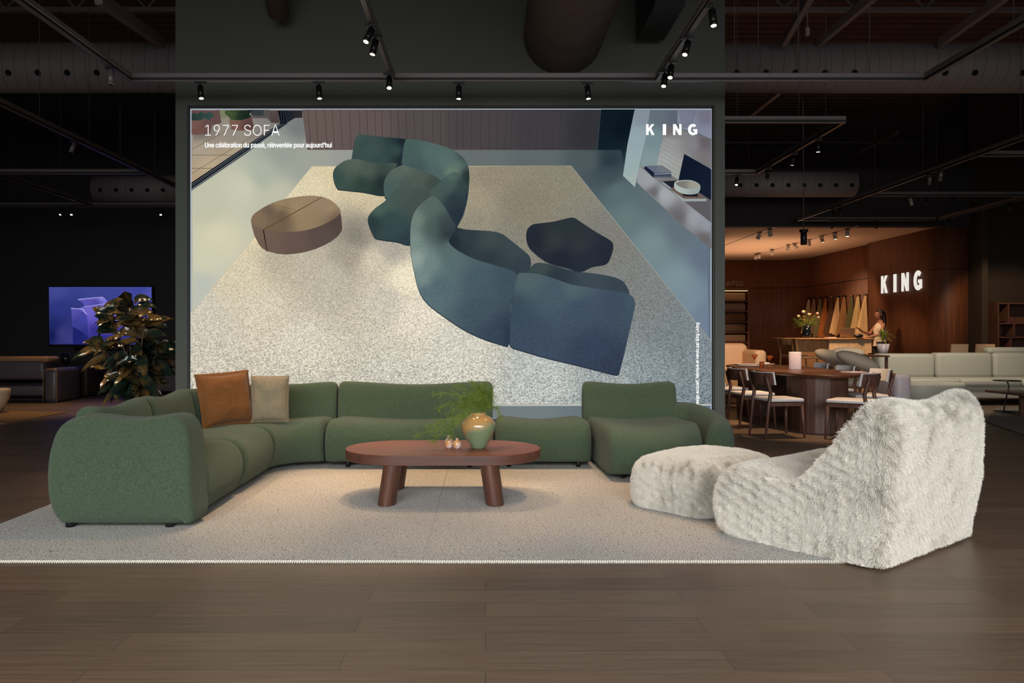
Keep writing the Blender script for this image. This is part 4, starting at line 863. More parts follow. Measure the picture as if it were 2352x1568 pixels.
b = MB(); b.cyl((X(640, 8.3), 8.3, Z(30, 8.3)), (X(590, 7), 6.6, 5.6), .11, .16, n=20); o = b.build('duct_branch', mat('dim_duct_paint', (70, 58, 56), .8)); tag(o, 'short dark duct branch overhead, above the light box title', 'duct')
# beams and open-web joists
def beam(x0, x1, y, z, w, h, m, label, nm='roof_beam'):
    b = MB(); b.box(x0, x1, y - w / 2, y + w / 2, z - h / 2, z + h / 2); b.box(x0, x1, y - w * 1.2, y + w * 1.2, z + h / 2, z + h / 2 + .015)
    o = b.build(nm, m); tag(o, label, 'beam'); return o
BJ = 13.6
def joist(x0, x1, y, zt, zb, label):
    t = thing('roof_joist', label, 'joist', ((x0 + x1) / 2, y, zt), 0, 'open-web steel joists under the roof')
    MB().box(x0, x1, y - .04, y + .04, zt - .05, zt).build('top_chord', M['steel'], t, world=True)
    MB().box(x0, x1, y - .04, y + .04, zb, zb + .07).build('bottom_chord', M['steel'], t, world=True)
    b = MB(); k = 0; x = x0
    while x < x1 - .5:
        b.cyl((x, y, zb + .05), (x + .55, y, zt - .03), .022, n=6); b.cyl((x + .55, y, zt - .03), (x + 1.1, y, zb + .05), .022, n=6); x += 1.1
    b.build('web', M['steel'], t, world=True)
zb = Z(28, 12.6)
joist(-13, X(420, 12.6), 12.6, 6.98, zb, 'steel joist over the duct on the television side')
joist(X(1640, 12.6), 14, 12.6, 6.98, zb, 'steel joist over the duct on the dining side')
zb2 = Z(247, 22)
beam(-18, X(500, 22), 22, Z(249, 22), .15, .22, M['steel_warm'], 'long yellowish beam far behind on the television side')
beam(X(1600, 22), 18, 22, Z(247, 22), .15, .22, M['steel_warm'], 'long yellowish beam far behind on the dining side')
joist(-18, X(500, 24), 24, 6.98, Z(290, 24), 'dim far joist on the television side'); joist(X(1600, 24), 18, 24, 6.98, Z(290, 24), 'dim far joist on the dining side')
def brace(p0, p1, label, r=.06, m='steel'):
    t = MB(); t.box(-.5, .5, -.5, .5, -.5, .5); a, b_ = Vector(p0), Vector(p1); d = b_ - a
    R = Vector((1, 0, 0)).rotation_difference(d.normalized()).to_matrix().to_4x4()
    t.xf(Matrix.Translation((a + b_) / 2) @ R @ Matrix.Diagonal((d.length, r, r * 1.6, 1)))
    o = t.build('roof_brace', M[m]); tag(o, label, 'beam', 'slanting steel members under the roof')
brace(at(225, -5, 9.2), at(372, 98, 11.2), 'slanting double steel member above the duct, between the display wall and the television side', .09)
brace(at(1880, -40, 9.2), at(1800, 98, 11.0), 'slanting steel member leaning above the duct beside the display wall', .07)
brace(at(2020, -20, 9.4), at(1880, 98, 11.2), 'slanting steel member crossing above the middle of the dining-side duct', .07)
brace(at(2352, -40, 9.0), at(2160, 98, 11.1), 'slanting steel member above the nozzle end of the dining-side duct', .07)
brace(at(1715, 270, 16), at(1850, 160, 12), 'dim slanting member below the dining-side duct', .07)
brace(at(2060, 305, 13), at(1925, 372, 17), 'dim brownish member between the far tracks', .035, 'dark_wall')

# ------------------------------------------------------------------ lighting tracks
TZ_ = 3.74
def track(label, pts, cables=(), group='lighting tracks'):
    """pts: two points (x, y) in plan; bar with a groove and a bright lower lip"""
    (xa, ya), (xb, yb) = pts; d = Vector((xb - xa, yb - ya, 0)); L = d.length; an = math.atan2(d.y, d.x)
    t = thing('lighting_track', label, 'light track', (xa, ya, TZ_), an, group)
    MB().box(0, L, -.022, .022, .035, .082, .004).build('channel', M['track'], t)
    MB().box(0, L, -.014, .014, .008, .035).build('groove', M['track_dark'], t)
    MB().box(0, L, -.019, .019, 0, .009).build('lower_rail', M['track'], t)
    for s in cables: MB().cyl((s * L, 0, .08), (s * L, 0, 3.25), .0035, n=6).build('cable', M['cable'], t)
    return t
TYm = 7.9; xC, xD, xA_, xB_ = X(300, TYm), X(2125, TYm), X(902, TYm), X(1509, TYm)
track('long track crossing in front of the display wall above the picture', [(xC, TYm), (xD, TYm)], (.085, .13, .42, .76, .79, .84, .93))
track('track running forward from the west end of the long crossing track', [(xC, TYm - .03), (xC, 2)], (.42,))['label'] = 'slanting-looking track that meets the long crossing track before the television side'
track('x', [(xA_, TYm - .02), (xA_, 2)])['label'] = 'track with three lamps overhead, above the coffee table'
track('x', [(xB_, TYm - .02), (xB_, 2)])['label'] = 'track with four lamps overhead, above the footstool'
track('x', [(xD, TYm - .03), (xD, 2)], (.22,))['label'] = 'track that meets the long crossing track above the dining side'
track('track crossing high over the dark leather sofa', [(-5.26, 8.0), (-5.26, 14.0)], (.25, .45, .8))['label'] = 'receding track high over the dark leather sofa, with one silver lamp'
track('cross track over the dark leather sofa', [(-9, 12.5), (-5.3, 12.5)], (.3, .65, .9))
track('far cross track with three lit lamps above the television', [(-11, 15.7), (-5.2, 15.7)], (.3,))
track('dim receding track near the television wall', [(-7.65, 12.6), (-7.65, 15.6)])
track('short cross track with a square end beside the display wall, dining side', [(X(1560, 9.46), 9.46), (4.23, 9.46)], (.35, .72, .88))
track('receding track with three lit lamps over the dining table', [(4.21, 9.48), (4.21, 12.5)], ())
track('short cross track behind the receding dining track', [(2.2, 12.52), (4.19, 12.52)], (.3,))
track('long receding track over the white leather sofa', [(6.87, 8.5), (6.87, 17.7)], (.2, .45, .62))
track('short cross track high over the bookshelf side', [(6.9, 11.25), (12, 11.25)])
track('far cross track with three small lamps above the white sofa', [(6.9, 14.5), (13, 14.5)], (.2, .5))
track('far receding track in front of the bookshelf', [(9.9, 13.5), (9.9, 17.58)], ())
track('farthest cross track before the timber enclosure', [(6.9, 17.64), (9.86, 17.64)], ())

# ------------------------------------------------------------------ track lamps
def lamp(x, y, aim, label, lit=True, power=0, size=40, blend=.5, col=(1.0, .67, .39), body='spot', L=.125, r=.028, lens='lens', z=TZ_, group='track lamps', adapter=True, spread=None):
    p = Vector((x, y, z - .035)); a = Vector(aim); d = (a - p).normalized()
    t = thing('track_lamp', label, 'spotlight', (x, y, z - .001), 0, group)
    if adapter: MB().box(-.055, .055, -.014, .014, -.022, 0).build('adapter', M['spot'], t)
    MB().cyl((0, 0, -.02), (0, 0, -.05), .008, n=8).build('stem', M[body], t)
    j = Vector((0, 0, -.055)); s = j - d * .012; e = s + d * L
    b = MB(); b.cyl(s, e, r, n=24); b.cyl(e - d * .028, e - d * .001, r * 1.07, n=24); b.cyl(s - d * .004, s, r * .85, n=24); b.build('housing', M[body], t)
    b = MB(); b.cyl(e - d * .002, e + d * .0015, r * .72, n=20); b.build('lens', M[lens] if lit else M['hole'], t)
    if power:
        l = bpy.data.lights.new('lamp_light', 'SPOT'); l.energy = power; l.color = col; l.spot_size = math.radians(size); l.spot_blend = blend; l.shadow_soft_size = .02
        o = bpy.data.objects.new('lamp_light', l); C.objects.link(o); o.parent = t; o.location = e + d * .02
        o.rotation_mode = 'QUATERNION'; o.rotation_quaternion = Vector((0, 0, -1)).rotation_difference(d)
    return t
WARM = (1.0, .70, .42)
# four lamps of the long crossing track, towards the sofa
lamp(X(460, TYm), TYm, (-2.3, 7.5, 0), 'lit black track lamp above the title corner of the picture', power=200, size=62, blend=.7)
lamp(X(732, TYm), TYm, (-1.3, 7.6, .3), 'lit black track lamp tilted above the wood panelling in the picture', power=170, size=62, blend=.7)
lamp(X(1054, TYm), TYm, (-.3, 7.85, .3), 'lit black track lamp hanging above the middle of the picture', power=180, size=66, blend=.7)
lamp(X(1349, TYm), TYm, (1.3, 7.8, .3), 'lit black track lamp above the dark doorway in the picture', power=180, size=66, blend=.7)
lamp(X(272, 7.6) - .0, 7.45, (xC, 7.45, 0), 'unlit grey track lamp at the corner of the crossing track, television side', lit=False, body='track')
# inner tracks
lamp(xA_, 7.62, (-.75, 6.1, 0), 'lit track lamp nearest the display wall on the track above the coffee table', power=210, size=46, blend=.45)
lamp(xA_, 6.42, (-2.3, 5.2, 0), 'lit upper lamp of the pair on the track above the coffee table', power=95, size=44, blend=.5)
lamp(xA_, 6.66, (-1.7, 6.3, 0), 'lit lower lamp of the pair on the track above the coffee table', power=95, size=44, blend=.5)
lamp(xB_, 7.55, (1.0, 6.4, 0), 'lit lamp nearest the display wall on the track above the footstool', power=80, size=42, blend=.5)
lamp(xB_, 7.30, (1.1, 6.1, 0), 'second lit lamp from the display wall on the track above the footstool', power=80, size=40, blend=.5)
lamp(xB_, 6.70, (.6, 5.7, 0), 'third lit lamp from the display wall on the track above the footstool', power=80, size=42, blend=.5)
lamp(xB_ + .02, 6.05, (1.9, 5.3, 0), 'lit lamp farthest from the display wall on the track above the footstool', power=80, size=44, blend=.5)
# television side
lamp(-5.26, 10.3, (-5.8, 9.6, 1.6), 'unlit silver lamp on the receding track over the dark leather sofa', lit=False, body='track')
for px, ax, lb, pw in ((143, -9.0, 'one of the close pair above the television, nearer the room corner', 60), (165, -7.6, 'one of the close pair above the television, nearer the display wall', 60), (371, -6.2, 'lit lamp alone above the cabinet beside the television', 60)):
    lamp(X(px, 15.7), 15.7, (ax, 14.2, 0), lb, power=pw, size=50)
# dining side
for y, lb, am in ((10.2, 'lit lamp at the square end of the dining track', (4.5, 10.6, 0)), (11.0, 'lit middle lamp of the dining track', (3.9, 12.2, 0)), (12.0, 'lit last lamp of the dining track', (4.7, 14.6, .6))):
    lamp(4.21, y, am, lb, power=420, size=50)
lamp(X(1676, 12.9), 12.52, (3.4, 11.8, 1), 'lit lamp pointing at the camera beside the display wall edge', power=0)
for px, y, lb in ((2139, 12.45, 'unlit silver lamp, lower of the pair on the long receding track'), (2172, 12.15, 'unlit silver lamp, upper of the pair on the long receding track')):
    lamp(6.87, y, (7.6, 14.2, .5), lb, lit=False, body='track', power=0)
for y, lb in ((15.9, 'dark lamp near the far end of the long receding track'), (15.6, 'dark lamp beside the far-end one on the long receding track')): lamp(6.87, y, (7.0, 15.2, 0), lb, lit=False, body='spot')
for px, lb in ((2091, 'small silver lamp pointing straight down on the far cross track'), (2128, 'small brownish lamp in the middle of the far cross track'), (2187, 'small dark lamp tilted on the far cross track')): lamp(X(px, 14.5), 14.5, (X(px, 14.5) + .3, 14.2, 2), lb, lit=False, body='spot_silver' if px == 2091 else 'spot')
lamp(9.9, 15.2, (11.6, 17.5, 1.3), 'added lit lamp on the far track, brightening the bookshelf', power=260, size=60)  # lamp added to brighten the bookshelf
lamp(9.9, 17.2, (9.9, 17.2, 0), 'dark lamp at the corner post of the timber enclosure', lit=False)
lamp(X(1911, 17.62), 17.62, (8.1, 19.0, .8), 'lit lamp at the ceiling edge of the timber enclosure', power=300, size=64)
lamp(X(2012, 17.62), 17.62, (8.8, 17.3, 0), 'unlit black lamp at the ceiling edge of the timber enclosure', lit=False)
for x, y, aim, pw in ((8.2, 13.2, (8.6, 14.6, .4), 230), (6.4, 13.0, (7.6, 14.7, .3), 200)):  # added spots without fixtures, to brighten the grey-white sofa
    l = bpy.data.lights.new('sofa_wash', 'SPOT'); l.energy = pw; l.color = (1, .86, .68); l.spot_size = math.radians(80); l.spot_blend = .8
    o = bpy.data.objects.new('sofa_wash', l); C.objects.link(o); o.location = (x, y, 3.6); o.rotation_mode = 'QUATERNION'; o.rotation_quaternion = Vector((0, 0, -1)).rotation_difference((Vector(aim) - o.location).normalized())
# enclosure: white lamps under the soffit
def ceil_lamp(px, py, lit, label, aim=(0, 0, -1), pw=0, zc=EZ):
    Y = (zc - .16 - CH) * F0 / (VY - py); x = X(px, Y)
    t = lamp(x, Y, (x + aim[0], Y + aim[1], zc - 1 + 0), label, lit=lit, power=pw, size=75, blend=.7, col=(1, .66, .38), body='spot_silver', L=.12, r=.045, z=zc - .012, group='white lamps under the enclosure ceiling')
    return x, Y
P = [ceil_lamp(px, py, lit, lb, am, pw) for px, py, lit, lb, am, pw in (
    (1946, 541, True, 'first lit white lamp in the enclosure row, nearest its front', (.0, 0), 200), (1917, 548, True, 'second lit white lamp in the enclosure row', (.2, 0), 200), (1887, 555, True, 'third lit white lamp in the enclosure row', (.3, 0), 200), (1858, 563, True, 'fourth lit white lamp in the enclosure row', (.2, .3), 200),
    (1825, 571, True, 'tilted lit white lamp in the enclosure row, after the four upright ones', (.8, .3), 200), (1811, 574, False, 'unlit white lamp next to the tilted lit one', (-.3, .3), 0), (1773, 584, False, 'dim white lamp deep in the enclosure row', (.3, .4), 200), (1743, 592, False, 'dim white lamp, nearer of the last two in the row', (.2, .2), 0), (1737, 594, False, 'dim white lamp, last in the enclosure row', (-.2, .2), 240),
    (1768, 541, False, 'unlit white lamp nearer the front on the second ceiling rail', (.3, .2), 0), (1744, 548, False, 'unlit white lamp farther back on the second ceiling rail', (-.3, .2), 0))]
b = MB(); b.box(P[0][0] - .02, P[0][0] + .02, P[0][1] - .5, P[8][1], EZ - .012, EZ + .002); o = b.build('ceiling_rail', M['spot_silver']); tag(o, 'white ceiling rail carrying the lit enclosure lamps', 'light track')
b = MB(); b.box(P[9][0] - .02, P[9][0] + .02, P[9][1] - .3, P[9][1] + 5, EZ - .012, EZ + .002); o = b.build('ceiling_rail', M['spot_silver']); tag(o, 'white ceiling rail carrying the two unlit enclosure lamps', 'light track')
# pendant on a cord
Yp = 12.0; t = thing('pendant_lamp', 'slim black cylindrical pendant hanging on a long cord before the timber enclosure', 'pendant lamp', (X(1846, Yp), Yp, Z(545, Yp)))
MB().cyl(at(1846, 562, Yp), at(1846, 530, Yp), .045, n=24).build('shade', M['black'], t, world=True)
MB().cyl(at(1846, 533, Yp), at(1846, 527, Yp), .062, n=24).build('collar', M['black'], t, world=True)
MB().cyl(at(1846, 527, Yp), (X(1843, Yp), Yp, 7.0), .007, n=8).build('cord', M['cable'], t, world=True)
b = MB(); b.box(X(1841, 10.9), X(1850, 10.9), 10.75, 10.8, Z(90, 10.9), Z(72, 10.9), .005); b.cyl((X(1846, 10.9), 10.77, Z(74, 10.9)), (X(1843, 10.9), 10.77, 7.02), .006, n=6); o = b.build('sensor_box', M['spot_silver']); tag(o, 'small grey sensor box hanging above the dining-side duct', 'box')
# ------------------------------------------------------------------ dining group
t = thing('dining_table', 'long oval dark wooden dining table on two drum pedestals', 'table', (4.42, 11.9, 0))
P0 = supell(4.42, 11.85, .60, 1.85, 2.6, 80); b = MB(); n = 80; P1 = [(4.42 + (x - 4.42) * .96, 11.85 + (y - 11.85) * .985) for x, y in P0]
b.add([(x, y, z) for P, z in ((P1, .715), (P0, .742), (P0, .752), (P1, .756)) for x, y in P], [(j * n + i, j * n + (i + 1) % n, (j + 1) * n + (i + 1) % n, (j + 1) * n + i) for j in range(3) for i in range(n)], True)
b.add([(x, y, z) for P, z in ((P1, .715), (P1, .756)) for x, y in P], [tuple(range(n - 1, -1, -1)), tuple(n + i for i in range(n))]); b.build('tabletop', M['walnut_h'], t, world=True)
for cy in (10.65, 12.75):
    b = MB(); b.prism(supell(4.38, cy, .33, .42, 3.2, 16), .0, .715, False); b.build('pedestal', M['walnut'], t, world=True)

def dining_chair(label):
    t = thing('dining_chair', label, 'chair', (0, 0, 0), 0, 'walnut chairs around the oval table')
    # faces +x; local origin under the seat centre
    b = MB(); b.box(-.22, .23, -.22, .22, .435, .478, .02); o = b.build('seat', M['leather_white'], t)
    for v in o.data.vertices: v.co.y *= (1 + .1 * v.co.x); v.co.z += .012 * (1 - (v.co.x / .25) ** 2)
    b = MB(); b.box(-.20, .20, -.205, .205, .385, .432, .006); b.build('seat_frame', M['walnut'], t)
    for sy in (-1, 1):
        MB().cyl((.205, sy * .19, .43), (.235, sy * .215, 0), .024, .014, n=8).build('leg', M['walnut'], t)
        b = MB(); b.tube([(-.27, sy * .205, 0), (-.225, sy * .205, .42), (-.205, sy * .21, .55), (-.24, sy * .215, .66), (-.27, sy * .215, .76)], [.014, .024, .023, .023, .018], 8); b.build('leg', M['walnut'], t)
    def bow(x0, th, z0, z1, hw=.245):
        b = MB(); n = 14; vs = []
        for i in range(n + 1):
            a = (i / n * 2 - 1); y = a * hw; x = x0 + .11 * a * a - .0
            vs += [(x, y, z0), (x - th, y, z0), (x - th - .025, y, z1), (x - .025, y, z1)]
        for i in range(n):
            k = 4 * i
            for q in range(4): b.f.append((k + q, k + (q + 1) % 4, k + 4 + (q + 1) % 4, k + 4 + q)); b.sm.append(False)
        b.v = vs; b.f += [(0, 3, 2, 1), (4 * n, 4 * n + 1, 4 * n + 2, 4 * n + 3)]; b.sm += [False, False]; return b
    recalc(bow(-.285, .018, .645, .795).build('backrest', M['walnut'], t)); recalc(bow(-.262, .03, .65, .805).build('back_pad', M['leather_white'], t))
    return t
dc = dining_chair('walnut dining chair with white seat, nearest on the display-wall side of the oval table')
dc.location = (3.63, 10.0, 0); dc.rotation_euler = (0, 0, .15)
for x, y, rz, lb in ((3.62, 10.95, .12, 'second walnut dining chair from the front, on the display-wall side of the oval table'), (3.60, 11.95, .05, 'third walnut dining chair from the front, beside the display wall edge'), (4.42, 9.74, PI * .78, 'walnut dining chair in front of the oval table with its back to the fur chair'),
                     (5.0, 10.6, PI * 1.0, 'walnut dining chair close behind the front one, its back rail just above it'), (5.05, 11.7, PI * 1.02, 'walnut dining chair across the table with only its white back pad in view, nearer'), (5.15, 12.8, PI * 1.0, 'walnut dining chair across the table with only its white back pad in view, farther'), (3.6, 12.95, 0, 'darkest walnut dining chair, last along the display wall edge')):
    dup(dc, (x, y, 0), rz, lb)
TT = .757
b = MB(); n = 64
b.v = []
for z, k in ((0, .97), (.006, 1), (.24, 1), (.25, .97), (.25, .90), (.02, .90)):
    b.v += [((.082 * k + (.0035 * math.cos(24 * 2 * PI * i / 192) if k >= .97 else 0)) * math.cos(2 * PI * i / 192), (.082 * k + (.0035 * math.cos(24 * 2 * PI * i / 192) if k >= .97 else 0)) * math.sin(2 * PI * i / 192), z) for i in range(192)]
b.f = [(j * 192 + i, j * 192 + (i + 1) % 192, (j + 1) * 192 + (i + 1) % 192, (j + 1) * 192 + i) for j in range(5) for i in range(192)] + [tuple(range(191, -1, -1)), tuple(5 * 192 + i for i in range(192))]; b.sm = [True] * len(b.f)
o = b.build('ribbed_vase', M['pink_white']); o.location = (X(1826, 11.6), 11.6, TT); tag(o, 'white vertically ribbed cylinder vase on the oval dining table', 'vase')
M['pinkglass'] = mat('amber_pink_glass', (240, 160, 110), .05, trans=.85, ior=1.3)
def glass(px, Y, label):
    b = MB(); b.lathe([(.032, 0), (.030, .004), (.005, .008), (.005, .09), (.012, .10), (.045, .15), (.052, .175), (.050, .175), (.042, .15), (.008, .106)], n=24); o = b.build('cocktail_glass', M['pinkglass']); o.location = (X(px, Y), Y, TT); tag(o, label, 'glass', 'pink glasses on the oval dining table')
glass(1768, 12.4, 'stemmed pink glass nearer the ribbed vase'); glass(1733, 13.0, 'stemmed pink glass farther back, above the plates')
b = MB(); b.lathe([(.033, 0), (.038, .09), (.036, .09), (.031, .008)], n=24); o = b.build('tumbler', M['pinkglass']); o.location = (X(1750, 12.2), 12.2, TT); tag(o, 'short pink tumbler between the plates and the stemmed glasses', 'glass')
def plate(x, Y, r, label, name='plate', z=TT, m='plate', h=.016):
    b = MB(); b.lathe([(r * .6, 0), (r, h), (r * .98, h + .004), (r * .62, .006), (.001, .005)], n=32); o = b.build(name, M[m]); o.location = (x, Y, z); tag(o, label, 'plate', 'table setting on the oval table')
plate(X(1722, 12.65), 12.65, .19, 'large pale plate at the near setting on the oval table'); plate(X(1722, 12.65), 12.65, .13, 'smaller plate stacked on the large near plate', z=TT + .021)
plate(X(1758, 13.25), 13.25, .15, 'pale plate at the far setting on the oval table'); plate(X(1703, 13.3), 13.3, .15, 'dim grey plate at the far end of the oval table')
b = MB(); b.box(-.06, .06, -.05, .05, 0, .02, .006); o = b.build('napkin', M['plate']); o.location = (X(1757, 13.25), 13.25, TT + .021); tag(o, 'folded white napkin on the far plate', 'napkin')
b = MB(); b.box(-.13, .13, -.1, .1, 0, .012, .002); o = b.build('menu_folder', M['pink_white']); o.location = (4.86, 10.62, TT); o.rotation_euler = (0, 0, .3); tag(o, 'thin pale folder lying at the front corner of the oval table', 'folder')

# ------------------------------------------------------------------ taupe tub chairs, brown table behind
def tub(label, px, py, Y, tilt, w=.42):
    t = thing('tub_chair', label, 'chair', (X(px, Y), Y, 0), 0, 'taupe upholstered chairs behind the oval table')
    c = Vector(at(px, py, Y)); R = Matrix.Rotation(tilt, 3, 'Y')
    MB().ell(c, (w, .16, .115), 24, 14, R).build('backrest', M['grey_felt'], t, world=True)
    MB().ell((c.x, c.y + .15, .50), (.30, .28, .10), 24, 12).build('seat', M['grey_felt'], t, world=True)
    for sx, sy in ((-1, -1), (1, -1), (-1, 1), (1, 1)): MB().cyl((c.x + sx * .17, c.y + .15 + sy * .15, .46), (c.x + sx * .24, c.y + .15 + sy * .22, 0), .018, .012, n=8).build('leg', M['oak'], t, world=True)
    MB().cyl((c.x, c.y + .08, .50), (c.x, c.y + .05, c.z - .02), .05, n=10).build('back_support', M['grey_felt'], t, world=True)
    return t
tub('taupe upholstered chair with tilted cushion back, nearer the oak counter', 1914, 822, 13.6, math.radians(20), .33)
t = tub('taupe upholstered chair with tilted cushion back and a white price tag', 1971, 829, 12.6, math.radians(20), .36)
b = MB(); b.box(X(1956, 12.7), X(1964, 12.7), 12.68, 12.70, Z(835, 12.7), Z(822, 12.7)); b.build('price_tag', M['plate'], t, world=True)
tub('taupe rounded chair back rising behind the brown table', 1945, 811, 15.2, 0, .34)
t = thing('side_table', 'brown wooden table behind the taupe chairs', 'table', (X(1965, 14.4), 14.4, 0))
MB().box(X(1920, 14.4), X(2025, 14.4), 14.1, 14.9, .86, .89, .004).build('tabletop', M['walnut_h'], t, world=True)
for x in (X(1925, 14.4), X(2020, 14.4)):
    for y in (14.15, 14.85): MB().box(x - .02, x + .02, y - .02, y + .02, 0, .86).build('leg', M['walnut'], t, world=True)

# ------------------------------------------------------------------ peach armchair
Ya = 14.6; xa0, xa1 = X(1640, Ya), X(1747, Ya)
t = thing('armchair', 'peach leather armchair with a curved back behind the dining table', 'armchair', ((xa0 + xa1) / 2, Ya, 0))
b = MB(); b.box(xa0, xa1 - .1, Ya + .35, Ya + .75, .2, Z(788, Ya + .5), .10); b.build('backrest', M['peach'], t, world=True)
b = MB(); b.box(xa0, xa1 - .18, Ya - .3, Ya + .4, .25, .62, .06); b.build('seat', M['peach'], t, world=True)
b = MB(); b.box(xa1 - .22, xa1, Ya - .35, Ya + .6, .2, Z(803, Ya), .07); o = b.build('armrest', M['peach'], t, world=True)
for x in (xa0 + .1, xa1 - .1):
    for y in (Ya - .25, Ya + .6): MB().cyl((x, y, .22), (x, y, 0), .02, n=8).build('leg', M['black'], t, world=True)

# ------------------------------------------------------------------ grey-white sofa and things round it
ys = 14.2; L0 = X(2018, 15)
t = thing('leather_sofa', 'long grey-white leather sofa with three plump back cushions', 'sofa', (9.3, 14.8, 0))
b = MB(); b.box(L0, 12.6, ys + .05, 15.6, .12, .34, .03); b.build('base', M['sofa_white'], t, world=True)
cw = 1.075
for k in range(5):
    x0 = L0 + k * cw
    if k < 4: b = MB(); b.box(x0 + .004, x0 + cw - .004, ys, 15.15, .33, .47, .05); b.build('seat_cushion', M['sofa_white'], t, world=True)
    b = MB(); b.box(x0 + .005, x0 + cw - .005, 15.0, 15.32, .44, Z(810, 15) if k else Z(812, 15), .075); o = b.build('back_cushion', M['sofa_white'], t, world=True)
    o.data.transform(Matrix.Translation((0, 0, 0)))
    if k > 3: break
b = MB(); b.box(L0, 12.6, 15.25, 15.6, .12, .80, .08); b.build('backrest', M['sofa_white'], t, world=True)
b = MB(); b.box(X(2262, 15.2), X(2400, 15.2), 15.08, 15.3, Z(813, 15.2), Z(797, 15.2), .06); b.build('headrest', M['sofa_white'], t, world=True)
for x in (L0 + .2, 9.6, 12): MB().box(x - .03, x + .03, 14.4, 14.46, 0, .12).build('foot', M['black'], t, world=True)
b = MB(); b.box(X(2030, 13.4), X(2067, 13.4), 13.0, 14.1, .0, Z(857, 13.4), .08); o = b.build('sofa_arm_block', M['pink_white']); tag(o, 'rounded pale upholstered block at the end of the grey-white sofa', 'pouf')
t = thing('ottoman', 'round-cornered sage grey ottoman before the grey-white sofa', 'ottoman', (X(2132, 13.6), 13.6, 0))
b = MB(); P = supell(X(2134, 13.6), 13.6, .52, .42, 2.8, 64); n = 64; c0 = (X(2134, 13.6), 13.6)
b.add([(c0[0] + (x - c0[0]) * k, c0[1] + (y - c0[1]) * k, z) for k, z in ((.97, .14), (1, .17), (1, .40), (.985, .435), (.93, .45)) for x, y in P], [(j * n + i, j * n + (i + 1) % n, (j + 1) * n + (i + 1) % n, (j + 1) * n + i) for j in range(4) for i in range(n)] + [tuple(range(n - 1, -1, -1)), tuple(4 * n + i for i in range(n))], True)
b.build('upholstery', M['sofa_white'], t, world=True)
for sx in (-.3, .3): MB().cyl((c0[0] + sx, 13.5, 0), (c0[0] + sx, 13.5, .15), .025, n=8).build('foot', M['black'], t, world=True)
t = thing('side_table', 'small side table with a round black top on a thin bent stem', 'side table', (X(2313, 13.0), 13.0, 0)); c = at(2313, 873, 13.0)
b = MB(); b.lathe([(.001, -.012), (.20, -.012), (.205, 0), (.001, .004)], c, 32); b.build('tabletop', M['black'], t, world=True)
b = MB(); b.tube([(c[0], 13.0, c[2]), (c[0] + .03, 13, c[2] - .1), (c[0] - .04, 13, .12), (c[0] - .05, 13, .02)], .010, 8); b.build('stem', M['black'], t, world=True)
b = MB(); b.lathe([(.15, 0), (.15, .012), (.001, .014)], (c[0] - .05, 13.0, .0125), 24); b.build('base', M['black'], t, world=True)
t = thing('low_table', 'dark brown low table cut off by the picture edge, in front of the grey-white sofa', 'coffee table', (X(2360, 12.3), 12.3, 0))
MB().box(X(2318, 12.3), X(2430, 12.3), 12.0, 12.9, .335, .37, .004).build('tabletop', M['walnut_h'], t, world=True)
for x in (X(2345, 12.3), X(2410, 12.3)): MB().box(x, x + .05, 12.3, 12.35, .0125, .335).build('leg', M['walnut'], t, world=True)
b = MB(); b.prism([(X(2262, 11.6), 11.6), (X(2352, 10.0) + .02, 10.0), (12.5, 10.0), (12.5, 13.9), (X(2292, 13.9), 13.9)], .001, .012); o = b.build('grey_rug', rug_mat('grey_rug', ((128, 118, 110), (96, 84, 76), (150, 142, 132)))); tag(o, 'grey rug with a slanted end in front of the grey-white sofa', 'rug')
# two pale chairs behind the sofa
def pale(px0, px1, label):
    Y = 16.6; t = thing('pale_chair', label, 'chair', (X((px0 + px1) / 2, Y), Y, 0), 0, 'pale high-backed chairs behind the grey-white sofa')
    a, c = X(px0, Y), X(px1, Y); zt = Z(790, Y)
    vs = [(a, Y, .5), (c, Y, .5), (c + .02, Y - .02, zt), (a + .04, Y - .02, zt)]; b = MB(); b.add([(x, y - .0, z) for x, y, z in vs] + [(x, y + .04, z) for x, y, z in vs], [(0, 1, 2, 3), (7, 6, 5, 4), (0, 4, 5, 1), (1, 5, 6, 2), (2, 6, 7, 3), (3, 7, 4, 0)]); b.build('backrest', M['peach'], t, world=True)
    MB().box(a, c, Y + .0, Y + .42, .48, .52, .01).build('seat', M['peach'], t, world=True)
    for x in (a + .03, c - .03):
        for y in (Y + .03, Y + .38): MB().cyl((x, y, .48), (x, y, 0), .015, n=8).build('leg', M['black'], t, world=True)
pale(2181, 2221, 'pale high-backed chair behind the first sofa cushion gap, nearer the sign wall'); pale(2238, 2282, 'pale high-backed chair behind the sofa headrest')

# potted grassy plant behind the sofa
Yq = 16.0; zq = Z(811, Yq)
t = thing('console_table', 'dark console hidden behind the sofa carrying the potted plant', 'table', (X(2030, Yq), Yq, 0)); MB().box(X(2005, Yq), X(2060, Yq), Yq - .2, Yq + .2, zq - .04, zq).build('tabletop', M['walnut'], t, world=True)
for x in (X(2008, Yq), X(2057, Yq)): MB().box(x - .02, x + .02, Yq - .02, Yq + .02, 0, zq - .04).build('leg', M['walnut'], t, world=True)
t = thing('potted_plant', 'spiky green potted plant in a white tapered pot before the standing woman', 'plant', (X(2028, Yq), Yq, zq)); cq = (X(2028, Yq), Yq, zq)
b = MB(); b.lathe([(.085, .001), (.125, .19), (.115, .19), (.10, .17), (.001, .17)], cq, 28); b.build('pot', M['pink_white'], t, world=True)
M['blade'] = mat('blade_green', (150, 172, 70), .5, var=((190, 180, 90), 8, .4, .6)); random.seed(5); b = MB(); s_ = MB(); s_.cyl((cq[0], cq[1], zq + .16), (cq[0], cq[1], zq + .34), .012, n=8)
